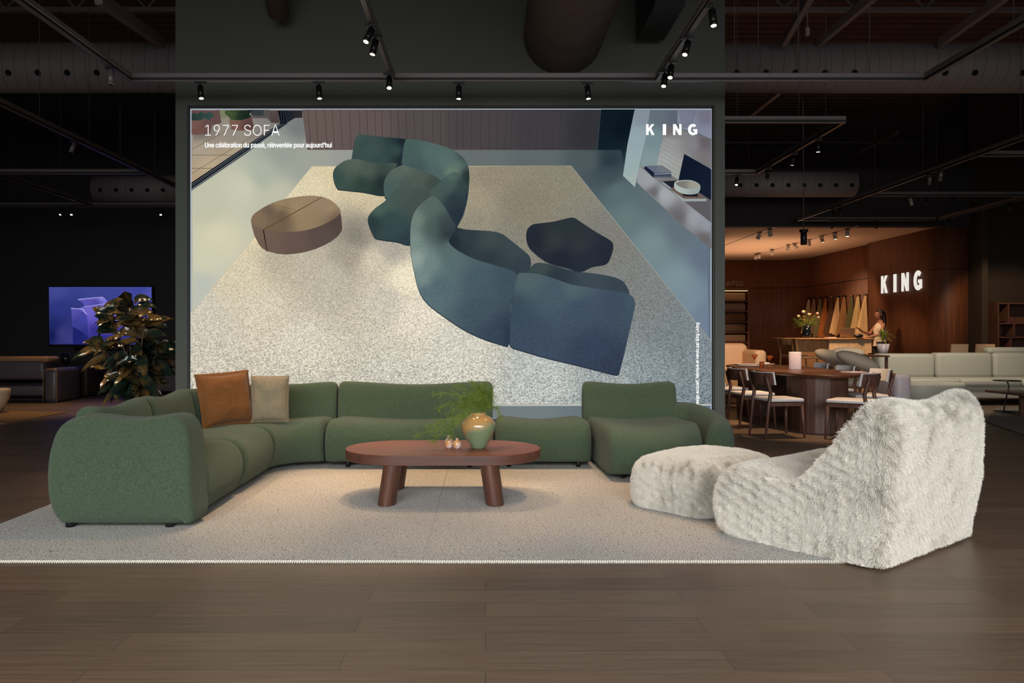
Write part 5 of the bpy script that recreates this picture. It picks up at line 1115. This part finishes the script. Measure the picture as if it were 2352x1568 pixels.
for k in range(80):
    th = random.uniform(0, 2 * PI); el = random.uniform(.1, 1.3); L = random.uniform(.2, .36); d = Vector((math.cos(th) * math.cos(el), math.sin(th) * math.cos(el), math.sin(el))); sd = d.cross(Vector((0, 0, 1))).normalized(); base = Vector((cq[0], cq[1], zq + random.uniform(.26, .36))); vs = []
    for i in range(7):
        q = i / 6; w_ = .017 * (1 - q) ** .6; p = base + d * L * q - Vector((0, 0, 1)) * L * .45 * q * q; vs += [p - sd * w_, p + sd * w_]
    b.add(vs, [(2 * i, 2 * i + 1, 2 * i + 3, 2 * i + 2) for i in range(6)], True)
b.build('foliage', M['blade'], t, world=True); s_.build('stem', M['bark'], t, world=True)

# ------------------------------------------------------------------ reception counter
Yc = 19.0; cx0, cx1 = X(1812, Yc), X(2003, Yc); zc = Z(776, Yc)
t = thing('reception_counter', 'oak reception counter with a fluted front before the hanging fabrics', 'counter', ((cx0 + cx1) / 2, Yc, 0))
xm = X(1905, Yc)
b = MB(); b.box(cx0 - .12, cx1 + .02, Yc - .04, Yc + .72, zc - .04, zc, .012); b.build('countertop', M['oak'], t, world=True)
b = MB(); b.box(cx0 + .2, xm, Yc + .12, Yc + .68, 0, zc - .04, .02); b.build('body', M['oak'], t, world=True)
b = MB(); b.box(xm, cx1, Yc + .02, Yc + .68, 0, zc - .04); b.build('body', M['cream'], t, world=True)
fl_ = MB(); k = 24
for i in range(k): x = xm + (i + .5) * (cx1 - xm) / k; fl_.cyl((x, Yc + .02, .02), (x, Yc + .02, zc - .045), .016, n=8)
fl_.build('fluted_panel', mat('pale_oak_flutes', (208, 174, 136), .6), t, world=True)
def stool(label, px, Y, rz):
    t = thing('bar_stool', label, 'stool', (X(px, Y), Y, 0), rz, 'light oak stools before the reception counter'); zs = .80
    MB().box(-.20, .20, -.20, .20, zs - .03, zs + .015, .015).build('seat', M['oak'], t)
    for sx, sy in ((1, 1), (1, -1)): MB().cyl((sx * .17, sy * .17, zs), (sx * .20, sy * .20, 0), .02, .015, n=8).build('leg', M['oak'], t)
    for sy in (1, -1): b = MB(); b.tube([(-.23, sy * .2, 0), (-.19, sy * .18, zs), (-.24, sy * .2, 1.17)], [.015, .022, .018], 8); b.build('leg', M['oak'], t)
    b = MB(); n = 10; vs = []
    for i in range(n + 1):
        a = i / n * 2 - 1; x = -.27 + .10 * a * a; vs += [(x, a * .22, 1.03), (x - .02, a * .22, 1.03), (x - .04, a * .22, 1.17), (x - .02, a * .22, 1.17)]
    for i in range(n):
        for q in range(4): b.f.append((4 * i + q, 4 * i + (q + 1) % 4, 4 * i + 4 + (q + 1) % 4, 4 * i + 4 + q)); b.sm.append(False)
    b.v = vs; recalc(b.build('backrest', M['oak'], t)); b = MB(); b.box(-.2, .2, -.01, .01, .3, .32); b.build('footrest', M['oak'], t); return t
stool('light oak bar stool with curved back, nearer the timber back wall', 1823, 17.3, .4); stool('light oak bar stool standing before the fluted counter, nearer the dining table', 1857, 16.2, -.35)
# laptop, bowl, books
zt = zc
t = thing('laptop', 'open laptop standing on the reception counter', 'laptop', (X(1940, 19.25), 19.25, zt)); MB().box(-.17, .17, -.12, .12, 0, .015).xf(Matrix.Rotation(.2, 4, 'Z')).build('keyboard', M['black'], t)
b = MB(); b.box(-.17, .17, -.005, .005, 0, .23); b.xf(Matrix.Translation((0, -.12, .012)) @ Matrix.Rotation(.25, 4, 'X')); b.build('screen', mat('champagne_metal', (150, 120, 92), .4, .3), t)
b = MB(); b.ell((0, 0, .05), (.11, .09, .05), 16, 8); o = b.build('dark_handbag', M['black']); o.location = (X(1972, 18.98), 18.98, zt); tag(o, 'small dark rounded pouch on the counter before the laptop', 'pouch')
for px, lb, w_ in ((1908, 'pale sample book lying flat on the counter', .10), (1880, 'thin dark sample book lying flat near the vase', .08)):
    b = MB(); b.box(-w_, w_, -.1, .1, 0, .02); o = b.build('sample_book', M['plate'] if px == 1908 else M['black']); o.location = (X(px, 19.2), 19.2, zt); tag(o, lb, 'book')
b = MB(); b.lathe([(.04, 0), (.06, .05), (.055, .05), (.03, .01)], n=20); o = b.build('bowl', M['plate']); o.location = (X(1979, 19.2), 19.2, zt); tag(o, 'small white bowl on the counter by the standing woman', 'bowl')
# flower vase
Yv = 19.2; vxp = X(1853, Yv)
b = MB(); b.lathe([(.09, 0), (.10, .02), (.10, .30), (.095, .30), (.085, .03)], n=28); o = b.build('flower_vase', mat('dark_glass', (20, 26, 32), .08, coat=.5)); o.location = (vxp, Yv, zt); tag(o, 'tall dark glossy vase holding flowers on the counter', 'vase')
random.seed(8); t = thing('flower_bouquet', 'bouquet of cream and pink flowers with feathery greenery in the dark vase', 'bouquet', (vxp, Yv, zt + .28))
for px, py, r, cc in ((1845, 716, .055, 'cream_petals'), (1834, 726, .05, 'cream_petals'), (1858, 722, .045, 'cream_petals'), (1877, 720, .045, 'pink_petals'), (1880, 729, .04, 'pink_petals'), (1849, 739, .04, 'pink_petals'), (1845, 727, .03, 'orange_petals'), (1846, 734, .03, 'orange_petals'), (1862, 721, .025, 'orange_petals'), (1837, 733, .025, 'pink_petals')):
    if cc not in M: M[cc] = mat(cc, {'cream_petals': (220, 206, 160), 'pink_petals': (206, 140, 124), 'orange_petals': (204, 128, 56)}[cc], .8)
    r *= .8; c = Vector(at(px, py, Yv + random.uniform(-.1, .1))); b = MB(); b.ell(c, (r, r, r * .85), 10, 7)
    for v in range(len(b.v)): b.v[v] = tuple(Vector(b.v[v]) + (Vector(b.v[v]) - c) * random.uniform(-.15, .2))
    fo = b.build('flower', M[cc], t, world=True); MB().tube([c, c * .5 + Vector((vxp, Yv, zt + .35)) * .5 + Vector((0, 0, .02)), (vxp, Yv, zt + .28)], .004, 5).build('stem', M['fern'], t, world=True)
b = MB()
for k in range(150):
    th = random.uniform(0, PI * 2); el = random.uniform(.05, 1.2); d = Vector((math.cos(th) * 1.3, math.sin(th) * .5, math.sin(el))).normalized(); L = random.uniform(.15, .42); p = Vector((vxp, Yv, zt + .30)); q = p + d * L - Vector((0, 0, .1 * random.random()))
    for j in range(9):
        f_ = .4 + .6 * j / 9; c = p.lerp(q, f_); nd = (d + Vector((random.gauss(0, 1), random.gauss(0, 1), random.gauss(0, 1))) * .8); needle(b, c, nd, random.uniform(.02, .05), .0022)
b.build('foliage', M['fern'], t, world=True)

# hanging fabrics on the timber wall
cols = [((186, 158, 112), 1858), ((150, 110, 84), 1870), ((116, 106, 72), 1884), ((160, 92, 36), 1897), ((84, 54, 34), 1911), ((196, 158, 116), 1925), ((140, 100, 60), 1939), ((88, 84, 50), 1956), ((188, 160, 110), 1971), ((204, 170, 122), 1988)]
nm_ = ['pale gold', 'dusty brown', 'sage green', 'burnt orange', 'dark chocolate', 'sand cream', 'camel brown', 'olive green', 'straw yellow', 'light beige']
for k, (c_, px) in enumerate(cols):
    Y = (EXC - .06) * F0 / (px - VX); zt_ = Z(688 - (k * .9 + 1), Y); zb_ = Z(774, Y); wd = .20
    t = thing('hanging_fabric', '%s fabric swatch hanging from a wall hook' % nm_[k], 'fabric', (EXC - .02, Y, zt_), 0, 'fabric swatches hung on the timber wall')
    b = MB(); nu, nv = 24, 14; vs = []
    for j in range(nv + 1):
        q = j / nv; w_ = .04 + wd * q ** .75
        for i in range(nu + 1):
            u = i / nu * 2 - 1; vs.append((EXC - .055 - (.03 + .22 * q) * (1 - u * u) - .022 * math.cos(u * (9 + k % 3) + k) * q ** .5, Y + u * w_ / 1.0 * .8, zt_ + (zb_ - zt_) * q * (1 - .1 * math.cos(u * 2 + k * 1.3))))
    b.add(vs, [(j * (nu + 1) + i, j * (nu + 1) + i + 1, (j + 1) * (nu + 1) + i + 1, (j + 1) * (nu + 1) + i) for j in range(nv) for i in range(nu)], True)
    b.build('cloth', mat('fabric_' + nm_[k].replace(' ', '_'), c_, .9), t, world=True)
    MB().cyl((EXC, Y, zt_ + .015), (EXC - .11, Y, zt_ + .03), .028, n=14).build('hook', mat('hook_metal', (150, 130, 110), .3, .8) if k in (4, 7, 8, 9) else M['black'], t, world=True)

# lit sign letters
def sign_letters():
    t = thing('wall_sign_letters', 'glowing white four-letter sign on the timber wall', 'sign', (EXC - .13, 19.9, 2.3))
    xs = EXC - .125; y0 = xs * F0 / (2025 - VX); y1 = xs * F0 / (2118.5 - VX); zb = Z(666, 18.9); h = Z(624, 18.9) - zb
    zb = Z(674, y0); h = Z(634, y0) - zb
    for x_, w_, polys in heavy_letters():
        for P in polys:
            pts = [(y0 + (x_ + u * w_) * (y1 - y0), zb + v * h) for u, v in P]; n = len(pts)
            b = MB(); b.add([(xs, y, z) for y, z in pts] + [(xs - .018, y, z) for y, z in pts], [tuple(range(n)), tuple(range(2 * n - 1, n - 1, -1))] + [(i, n + i, n + (i + 1) % n, (i + 1) % n) for i in range(n)])
            recalc(b.build('letter', M['sign'], t, world=True))
sign_letters()
px_text('TAPIS', 1656.5, 1707, 645.5, 656.5, .0, mat('brushed_letters', (150, 132, 122), .4, .6), name='rug_sign', Y=EYB - .02)
Ct = [o_ for o_ in C.objects if o_.name.startswith('rug_sign')][0]; tag(Ct, 'thin grey letters over the lit rug sample shelf', 'sign')
# rug sample shelf
Ys = EYB - .01
t = thing('sample_shelf', 'lit shelf niche of rug samples against the timber back wall', 'shelf', (X(1690, Ys), Ys, 0)); sx0, sx1 = X(1640, Ys), X(1712, Ys)
b = MB(); b.box(sx1 - .05, sx1, Ys - .4, Ys, 0, Z(663, Ys - .4)); b.box(sx0, sx1, Ys - .4, Ys, Z(664, Ys - .4) - .0, Z(664, Ys - .4) + .04); b.build('side_panel', M['wall_wood'], t, world=True)
zs_ = [Z(p, Ys - .4) for p in (690, 714, 738, 762, 786)]
for i, z in enumerate(zs_): MB().box(sx0, sx1 - .05, Ys - .4, Ys, z - .03, z).build('shelf_board', M['wall_wood'], t, world=True)
scol = [((170, 140, 100), 'curly golden beige'), ((120, 100, 84), 'grey brown'), ((96, 66, 46), 'dark brown'), ((100, 80, 62), 'striped brown'), ((130, 104, 86), 'smooth taupe')]
for i, (c_, nm) in enumerate(scol):
    z = zs_[i]; b = MB(); b.box(sx0 + .02, sx1 - .10, Ys - .36, Ys - .04, z + .002, z + .25, .05); o = b.build('rug_sample', mat('sample_' + nm.replace(' ', '_'), c_, .95, bump=(22, .8, .02))); tag(o, nm + ' rug sample folded on the lit shelf niche', 'rug sample', 'rug samples on the lit shelf')
    if i < 2 or i == 2: MB().box(sx0, sx1 - .06, Ys - .39, Ys - .37, z + .31, z + .325).build('light_strip', emat('strip_%d' % i, (255, 210, 140), (2.4, 1.6, .7)[i]), t, world=True)
# small objects at the display wall edge of the dining side: covered by the real column

# ------------------------------------------------------------------ standing woman
Yw = 19.95; wx = X(2022, Yw); zt_ = Z(713, Yw)
t = thing('person', 'woman with long dark hair in a white sleeveless top standing behind the counter', 'person', (wx, Yw, 0)); H = zt_; k = H / 1.72
M['skin'] = mat('skin', (150, 100, 78), .6); M['hair'] = mat('dark_hair', (26, 18, 16), .5); M['top'] = mat('white_top', (200, 180, 160), .85); M['pants'] = mat('black_trousers', (18, 16, 18), .8)
def body():
    J = {0: (0, 0, .95, .13), 1: (0, 0, 1.12, .115), 2: (-.01, 0, 1.30, .12), 3: (0, 0, 1.42, .08), 4: (-.01, 0, 1.49, .05), 5: (-.04, 0, 1.56, .075), 6: (-.045, 0, 1.64, .085), 7: (-.03, 0, 1.69, .06),
         8: (0, -.17, 1.38, .05), 9: (-.10, -.22, 1.16, .04), 10: (-.30, -.16, 1.12, .03), 11: (-.36, -.14, 1.10, .026), 12: (0, .17, 1.38, .05), 13: (-.14, .22, 1.18, .04), 14: (-.34, .18, 1.24, .03), 15: (-.40, .16, 1.29, .026),
         16: (0, -.09, .88, .09), 17: (0, -.10, .5, .06), 18: (0, -.10, .08, .04), 19: (-.12, -.10, .04, .035), 20: (0, .09, .88, .09), 21: (0, .10, .5, .06), 22: (0, .10, .08, .04), 23: (-.12, .10, .04, .035), 24: (-.13, 0, 1.625, .02)}
    E_ = [(0, 1), (1, 2), (2, 3), (3, 4), (4, 5), (5, 6), (6, 7), (3, 8), (8, 9), (9, 10), (10, 11), (3, 12), (12, 13), (13, 14), (14, 15), (0, 16), (16, 17), (17, 18), (18, 19), (0, 20), (20, 21), (21, 22), (22, 23), (6, 24)]
    for hand, s in ((11, -1), (15, 1)):
        x, y, z, _ = J[hand]; up = .0 if hand == 11 else .06
        for f in range(5):
            i0 = len(J); off = (f - 2) * .016
            if f == 0: J[i0] = (x - .02, y + s * -.03, z + .01, .009); J[i0 + 1] = (x - .045, y + s * -.045, z + .012 + up * .4, .008)
            else: J[i0] = (x - .05, y + off, z + up * .5, .010); J[i0 + 1] = (x - .085 - .006 * (2 - abs(f - 2.5)), y + off * 1.2, z - .012 + up, .008)
            E_.append((hand, i0)); E_.append((i0, i0 + 1))
    me = bpy.data.meshes.new('body'); me.from_pydata([(a * k, b_ * k, c * k) for a, b_, c, _ in J.values()], E_, [])
    o = bpy.data.objects.new('body', me); C.objects.link(o); o.parent = t
    md = o.modifiers.new('skin', 'SKIN'); 
    for i, v in enumerate(J.values()): me.skin_vertices[0].data[i].radius = (v[3] * k, v[3] * k)
    me.skin_vertices[0].data[0].use_root = True; me.skin_vertices[0].data[2].radius = (.09 * k, .15 * k); me.skin_vertices[0].data[0].radius = (.10 * k, .15 * k); me.skin_vertices[0].data[1].radius = (.085 * k, .12 * k)
    o.modifiers.new('sub', 'SUBSURF').levels = 2; o.modifiers['sub'].render_levels = 2; me.materials.append(M['skin']); return o
try:
    body()
except Exception as e_:
    print('body', e_)
def tubeell(b, rows, n=24):      # rows of (cx, cy, z, rx, ry)
    o = len(b.v)
    for cx, cy, z, rx, ry in rows: b.v += [((cx + rx * math.cos(2 * PI * i / n)) * k, (cy + ry * math.sin(2 * PI * i / n)) * k, z * k) for i in range(n)]
    b.f += [(o + j * n + i, o + j * n + (i + 1) % n, o + (j + 1) * n + (i + 1) % n, o + (j + 1) * n + i) for j in range(len(rows) - 1) for i in range(n)]; b.sm += [True] * ((len(rows) - 1) * n)
b = MB(); tubeell(b, [(0, 0, .90, .15, .19), (0, 0, 1.0, .135, .17), (0, 0, 1.12, .115, .145), (-.015, 0, 1.27, .13, .16), (-.005, 0, 1.37, .10, .15), (0, 0, 1.43, .07, .10)]); b.build('top', M['top'], t)
b = MB()
for s in (-1, 1): tubeell(b, [(0, s * .08, 1.0, .13, .10), (0, s * .09, .88, .125, .10), (0, s * .10, .5, .08, .08), (0, s * .10, .08, .075, .075)])
b.build('trousers', M['pants'], t)
b = MB(); c = Vector((.0, 0, 1.635)) * k; b.ell(c, (.105 * k, .10 * k, .112 * k), 20, 14); b.v = [p for p in b.v]
tubeell(b, [(.035, 0, 1.68, .07, .08), (.05, 0, 1.6, .075, .10), (.06, 0, 1.5, .06, .10), (.065, -.01, 1.4, .05, .095), (.05, -.02, 1.3, .035, .08), (.04, -.03, 1.24, .012, .04)])
o = b.build('hair', M['hair'], t)
for v in o.data.vertices:       # open the hair in front of the face
    if v.co.x < -.045 * k and v.co.z < 1.70 * k: v.co.x = -.045 * k
for s in (-1, 1): MB().ell((-.125 * k, s * .032 * k, 1.645 * k), (.012 * k, .014 * k, .008 * k), 8, 6).build('eye', M['black'], t)
MB().ell((-.122 * k, 0, 1.59 * k), (.012 * k, .022 * k, .007 * k), 8, 6).build('mouth', mat('lips', (130, 60, 56), .5), t)
MB().ell((-.02 * k, -.095 * k, 1.62 * k), (.018 * k, .01 * k, .03 * k), 8, 6).build('ear', M['skin'], t)

# ------------------------------------------------------------------ bookshelf beyond
Yb = 17.7; bx0_, bx1_ = X(2292, Yb), X(2292, Yb) + 1.6; bt = Z(693, Yb)
t = thing('bookshelf', 'walnut open shelf unit with square cells by the dark far wall', 'shelf', (bx0_ + .8, Yb, 0))
b = MB(); b.box(bx0_, bx0_ + .03, Yb, Yb + .4, 0, bt); b.box(bx1_ - .03, bx1_, Yb, Yb + .4, 0, bt); b.build('side_panel', M['walnut'], t, world=True)
for py in (695, 741, 773, 806, 840, 870): z = Z(py, Yb); MB().box(bx0_ + .03, bx1_ - .03, Yb, Yb + .4, z - .03, z).build('shelf_board', M['walnut'], t, world=True)
for px, p0, p1 in ((2317, 695, 738), (2330, 741, 771), (2322, 773, 803), (2345, 806, 838)): MB().box(X(px, Yb) - .015, X(px, Yb) + .015, Yb, Yb + .4, Z(p1, Yb), Z(p0, Yb) - .03).build('divider', M['walnut'], t, world=True)
MB().box(bx0_, bx1_, Yb + .4, Yb + .41, 0, bt).build('back_panel', M['walnut'], t, world=True)
b = MB(); b.lathe([(.03, 0), (.035, .06), (.02, .08), (.03, .10), (.001, .13)], n=16); o = b.build('figurine', M['cream']); o.location = (X(2314, Yb + .15), Yb + .15, Z(741, Yb) + .001); tag(o, 'small cream figurine in a cell of the walnut shelf', 'figurine')

# ------------------------------------------------------------------ television side
Yt = 17.45
t = thing('television', 'large wall-mounted television showing a violet armchair', 'television', (X(230, Yt), Yt, Z(726, Yt)))
tx0, tx1, tz0, tz1 = X(110, Yt), X(351, Yt), Z(794, Yt), Z(657, Yt)
MB().box(tx0, tx1, Yt + .005, Yt + .06, tz0, tz1, .004).build('bezel', M['black'], t, world=True)
MB().box((tx0 + tx1) / 2 - .3, (tx0 + tx1) / 2 + .3, Yt + .055, 17.598, 1.4, 1.9).build('wall_bracket', M['black'], t, world=True)
T5 = T(0, 460, 3.1364)
B = Art(Yt)
B.patch(T5([(352, 624), (1092, 624), (1094, 1038), (356, 1038)]), T5([(400, 650, 70, 78, 156), (700, 640, 62, 72, 150), (1000, 640, 68, 74, 160), (1080, 700, 84, 88, 180), (400, 900, 34, 44, 110), (450, 950, 60, 62, 130), (500, 1000, 62, 64, 134), (360, 960, 20, 26, 80), (600, 1000, 46, 50, 120), (420, 780, 48, 58, 134), (800, 1000, 50, 52, 140)]), .0, step=7)
B.patch(T5([(525, 910), (590, 945), (630, 985), (630, 1038), (525, 1038)]), T5([(560, 980, 30, 38, 110), (610, 1020, 36, 42, 120)]), smooth=False, step=7)
B.patch(T5([(512, 776), (560, 780), (625, 822), (640, 985), (590, 945), (520, 905)]), T5([(530, 800, 90, 86, 180), (560, 880, 62, 66, 150), (600, 850, 72, 72, 170), (620, 950, 50, 56, 140)]), step=5)
B.patch(T5([(560, 780), (600, 765), (780, 735), (940, 790), (930, 960), (640, 985), (625, 822)]), T5([(650, 790, 118, 108, 210), (700, 850, 104, 92, 200), (800, 800, 110, 100, 206), (900, 850, 140, 130, 230), (700, 930, 52, 50, 140), (880, 940, 60, 56, 150)]), step=5)
B.patch(T5([(560, 715), (575, 705), (740, 695), (755, 705), (795, 750), (720, 760), (610, 770), (600, 740)]), T5([(600, 725, 96, 90, 190), (740, 700, 150, 142, 236), (700, 740, 78, 74, 170), (780, 745, 120, 110, 214)]), step=4)
for l in ([(560, 712), (740, 694), (742, 698), (562, 717)], [(512, 774), (600, 782), (628, 822), (622, 824), (594, 786), (512, 780)], [(608, 765), (790, 738), (791, 742), (608, 769)]): B.patch(T5(l), [(190, 182, 240)])
B.build('screen', print_mat('tv_picture', .85, 20), t)
b = MB(); b.box(X(168, Yt), X(270, Yt), Yt + .02, Yt + .12, Z(804, Yt), Z(797, Yt), .01); o = b.build('soundbar', M['black']); tag(o, 'slim black soundbar mounted under the television', 'soundbar')
Yl = 14.9
t = thing('recliner_sofa', 'dark leather recliner sofa with tan piping below the television', 'sofa', (-8.9, Yl, 0)); sx1 = X(103, Yl)
b = MB(); b.box(-11.0, sx1 - .02, Yl, Yl + .3, Z(872, Yl), Z(828, Yl), .06); b.build('backrest', M['dark_leather'], t, world=True)
b = MB(); b.box(-11.0, sx1 - .02, Yl - .02, Yl + .6, .12, Z(885, Yl), .03); b.build('lower_back', M['dark_leather'], t, world=True)
b = MB(); b.box(-11.0, X(112, Yl) - .02, Yl + .02, Yl + .45, Z(832, Yl), Z(819, Yl), .05); b.build('headrest', M['tan_leather'], t, world=True)
b = MB(); b.box(sx1, X(137, Yl), Yl - .08, Yl + .80, Z(925, Yl), Z(845, Yl), .09); b.build('armrest', M['dark_leather'], t, world=True)
b = MB(); r_ = .09; x0_, x1_, z0_, z1_ = sx1 + .01, X(137, Yl) - .01, Z(925, Yl) + .02, Z(845, Yl) - .01
pp = [(x0_, z0_), (x0_, z1_ - r_)] + [(x0_ + r_ - r_ * math.cos(a), z1_ - r_ + r_ * math.sin(a)) for a in (.4, .8, 1.2, 1.57)] + [(x1_ - r_ + r_ * math.sin(a), z1_ - r_ + r_ * math.cos(a)) for a in (.4, .8, 1.2, 1.57)] + [(x1_, z0_)]
b.tube([(x, Yl - .075, z) for x, z in pp], .008, 6); b.build('piping', M['tan_leather'], t, world=True)
for x in (-10.5, sx1 - .05): MB().box(x - .03, x + .03, Yl + .05, Yl + .12, 0, .13).build('foot', M['black'], t, world=True)
b = MB(); b.box(X(152, 16.2), X(206, 16.2), 16.1, 16.9, .02, Z(846, 15.4), .05); o = b.build('leather_ottoman', mat('maroon_brown', (54, 34, 32), .6)); tag(o, 'dark maroon square ottoman beside the recliner sofa', 'ottoman')
t = thing('table_lamp', 'small dark metallic cylinder lamp on a thin stem beside the recliner sofa', 'lamp', (X(151, 15.9), 15.9, 0)); xx = X(151, 15.9)
MB().cyl((xx, 15.9, Z(836, 15.9)), (xx, 15.9, Z(811, 15.9)), .08, n=24).build('shade', mat('gunmetal', (70, 66, 68), .3, .8), t, world=True); MB().cyl((xx, 15.9, 0), (xx, 15.9, Z(836, 15.9)), .012, n=8).build('pole', M['black'], t, world=True); MB().cyl((xx, 15.9, 0), (xx, 15.9, .02), .12, n=20).build('base', M['black'], t, world=True)
b = MB(); Yp2 = 12.9; b.lathe([(.06, .03), (.10, .035), (.20, .24), (.215, .36), (.20, .39), (.001, .395)], n=32); o = b.build('tapered_stool', M['cream']); o.location = (X(-10, Yp2), Yp2, -.0); tag(o, 'cream tapered drum stool cut off by the picture edge', 'stool')
b = MB(); b.prism([(-9.5, 11.0), (X(0, 11.2) + .0, 11.3), (X(158, 13.0), 13.0), (-9.5, 13.3)], .001, .012); o = b.build('beige_rug', rug_mat('beige_rug', ((170, 132, 96), (140, 104, 74), (186, 150, 112)))); tag(o, 'beige rug catching warm light before the recliner sofa', 'rug')
Yk = 16.9
t = thing('sideboard', 'low dark sideboard beside the display wall', 'sideboard', (X(370, Yk), Yk, 0)); MB().box(X(325, Yk), X(470, Yk), Yk, Yk + .5, .06, Z(841, Yk) - .03, .01).build('body', M['dark_leather'], t, world=True); MB().box(X(323, Yk), X(470, Yk), Yk - .02, Yk + .5, Z(841, Yk) - .03, Z(841, Yk)).build('top', M['walnut_h'], t, world=True)
MB().box(X(325, Yk) + .03, X(395, Yk), Yk - .012, Yk, .12, Z(841, Yk) - .08, .004).build('drawer', M['dark_leather'], t, world=True)
for x in (X(330, Yk), X(460, Yk)): MB().box(x, x + .04, Yk + .1, Yk + .14, 0, .06).build('foot', M['black'], t, world=True)
for i, (px, h_, lb) in enumerate(((365, .05, 'tan box lying on the dark sideboard'), (402, .12, 'brown box stacked on the dark sideboard by the display wall'))):
    b = MB(); b.box(-.14, .14, -.1, .1, 0, h_, .005); o = b.build('storage_box', M['tan_leather'] if i == 0 else M['walnut']); o.location = (X(px, Yk), Yk + .2, Z(841, Yk)); tag(o, lb, 'box')
# assumed warm spot without a fixture, washing the television side floor
for x, y, pw in ((-7.5, 13.2, 160),):
    l = bpy.data.lights.new('rug_wash', 'SPOT'); l.energy = pw; l.color = (1, .66, .36); l.spot_size = math.radians(60); l.spot_blend = .8
    o = bpy.data.objects.new('rug_wash', l); C.objects.link(o); o.location = (x, y, 3.6)
# unseen warm spot without a fixture, aimed at the rubber plant
l = bpy.data.lights.new('plant_spot', 'SPOT'); l.energy = 380; l.color = (1, .66, .36); l.spot_size = math.radians(36); l.spot_blend = .5
o = bpy.data.objects.new('plant_spot', l); C.objects.link(o); o.location = (-5.26, 9.0, 3.68); o.rotation_mode = 'QUATERNION'; o.rotation_quaternion = Vector((0, 0, -1)).rotation_difference((pc + Vector((0, 0, 1.1)) - o.location).normalized())
# enclosure: added upward area light, stands in for lamp bounce on the soffit
area('enclosure_bounce', (7.6, 22.5, 2.6), (PI, 0, 0), 3, 4, 70, (1, .62, .38))
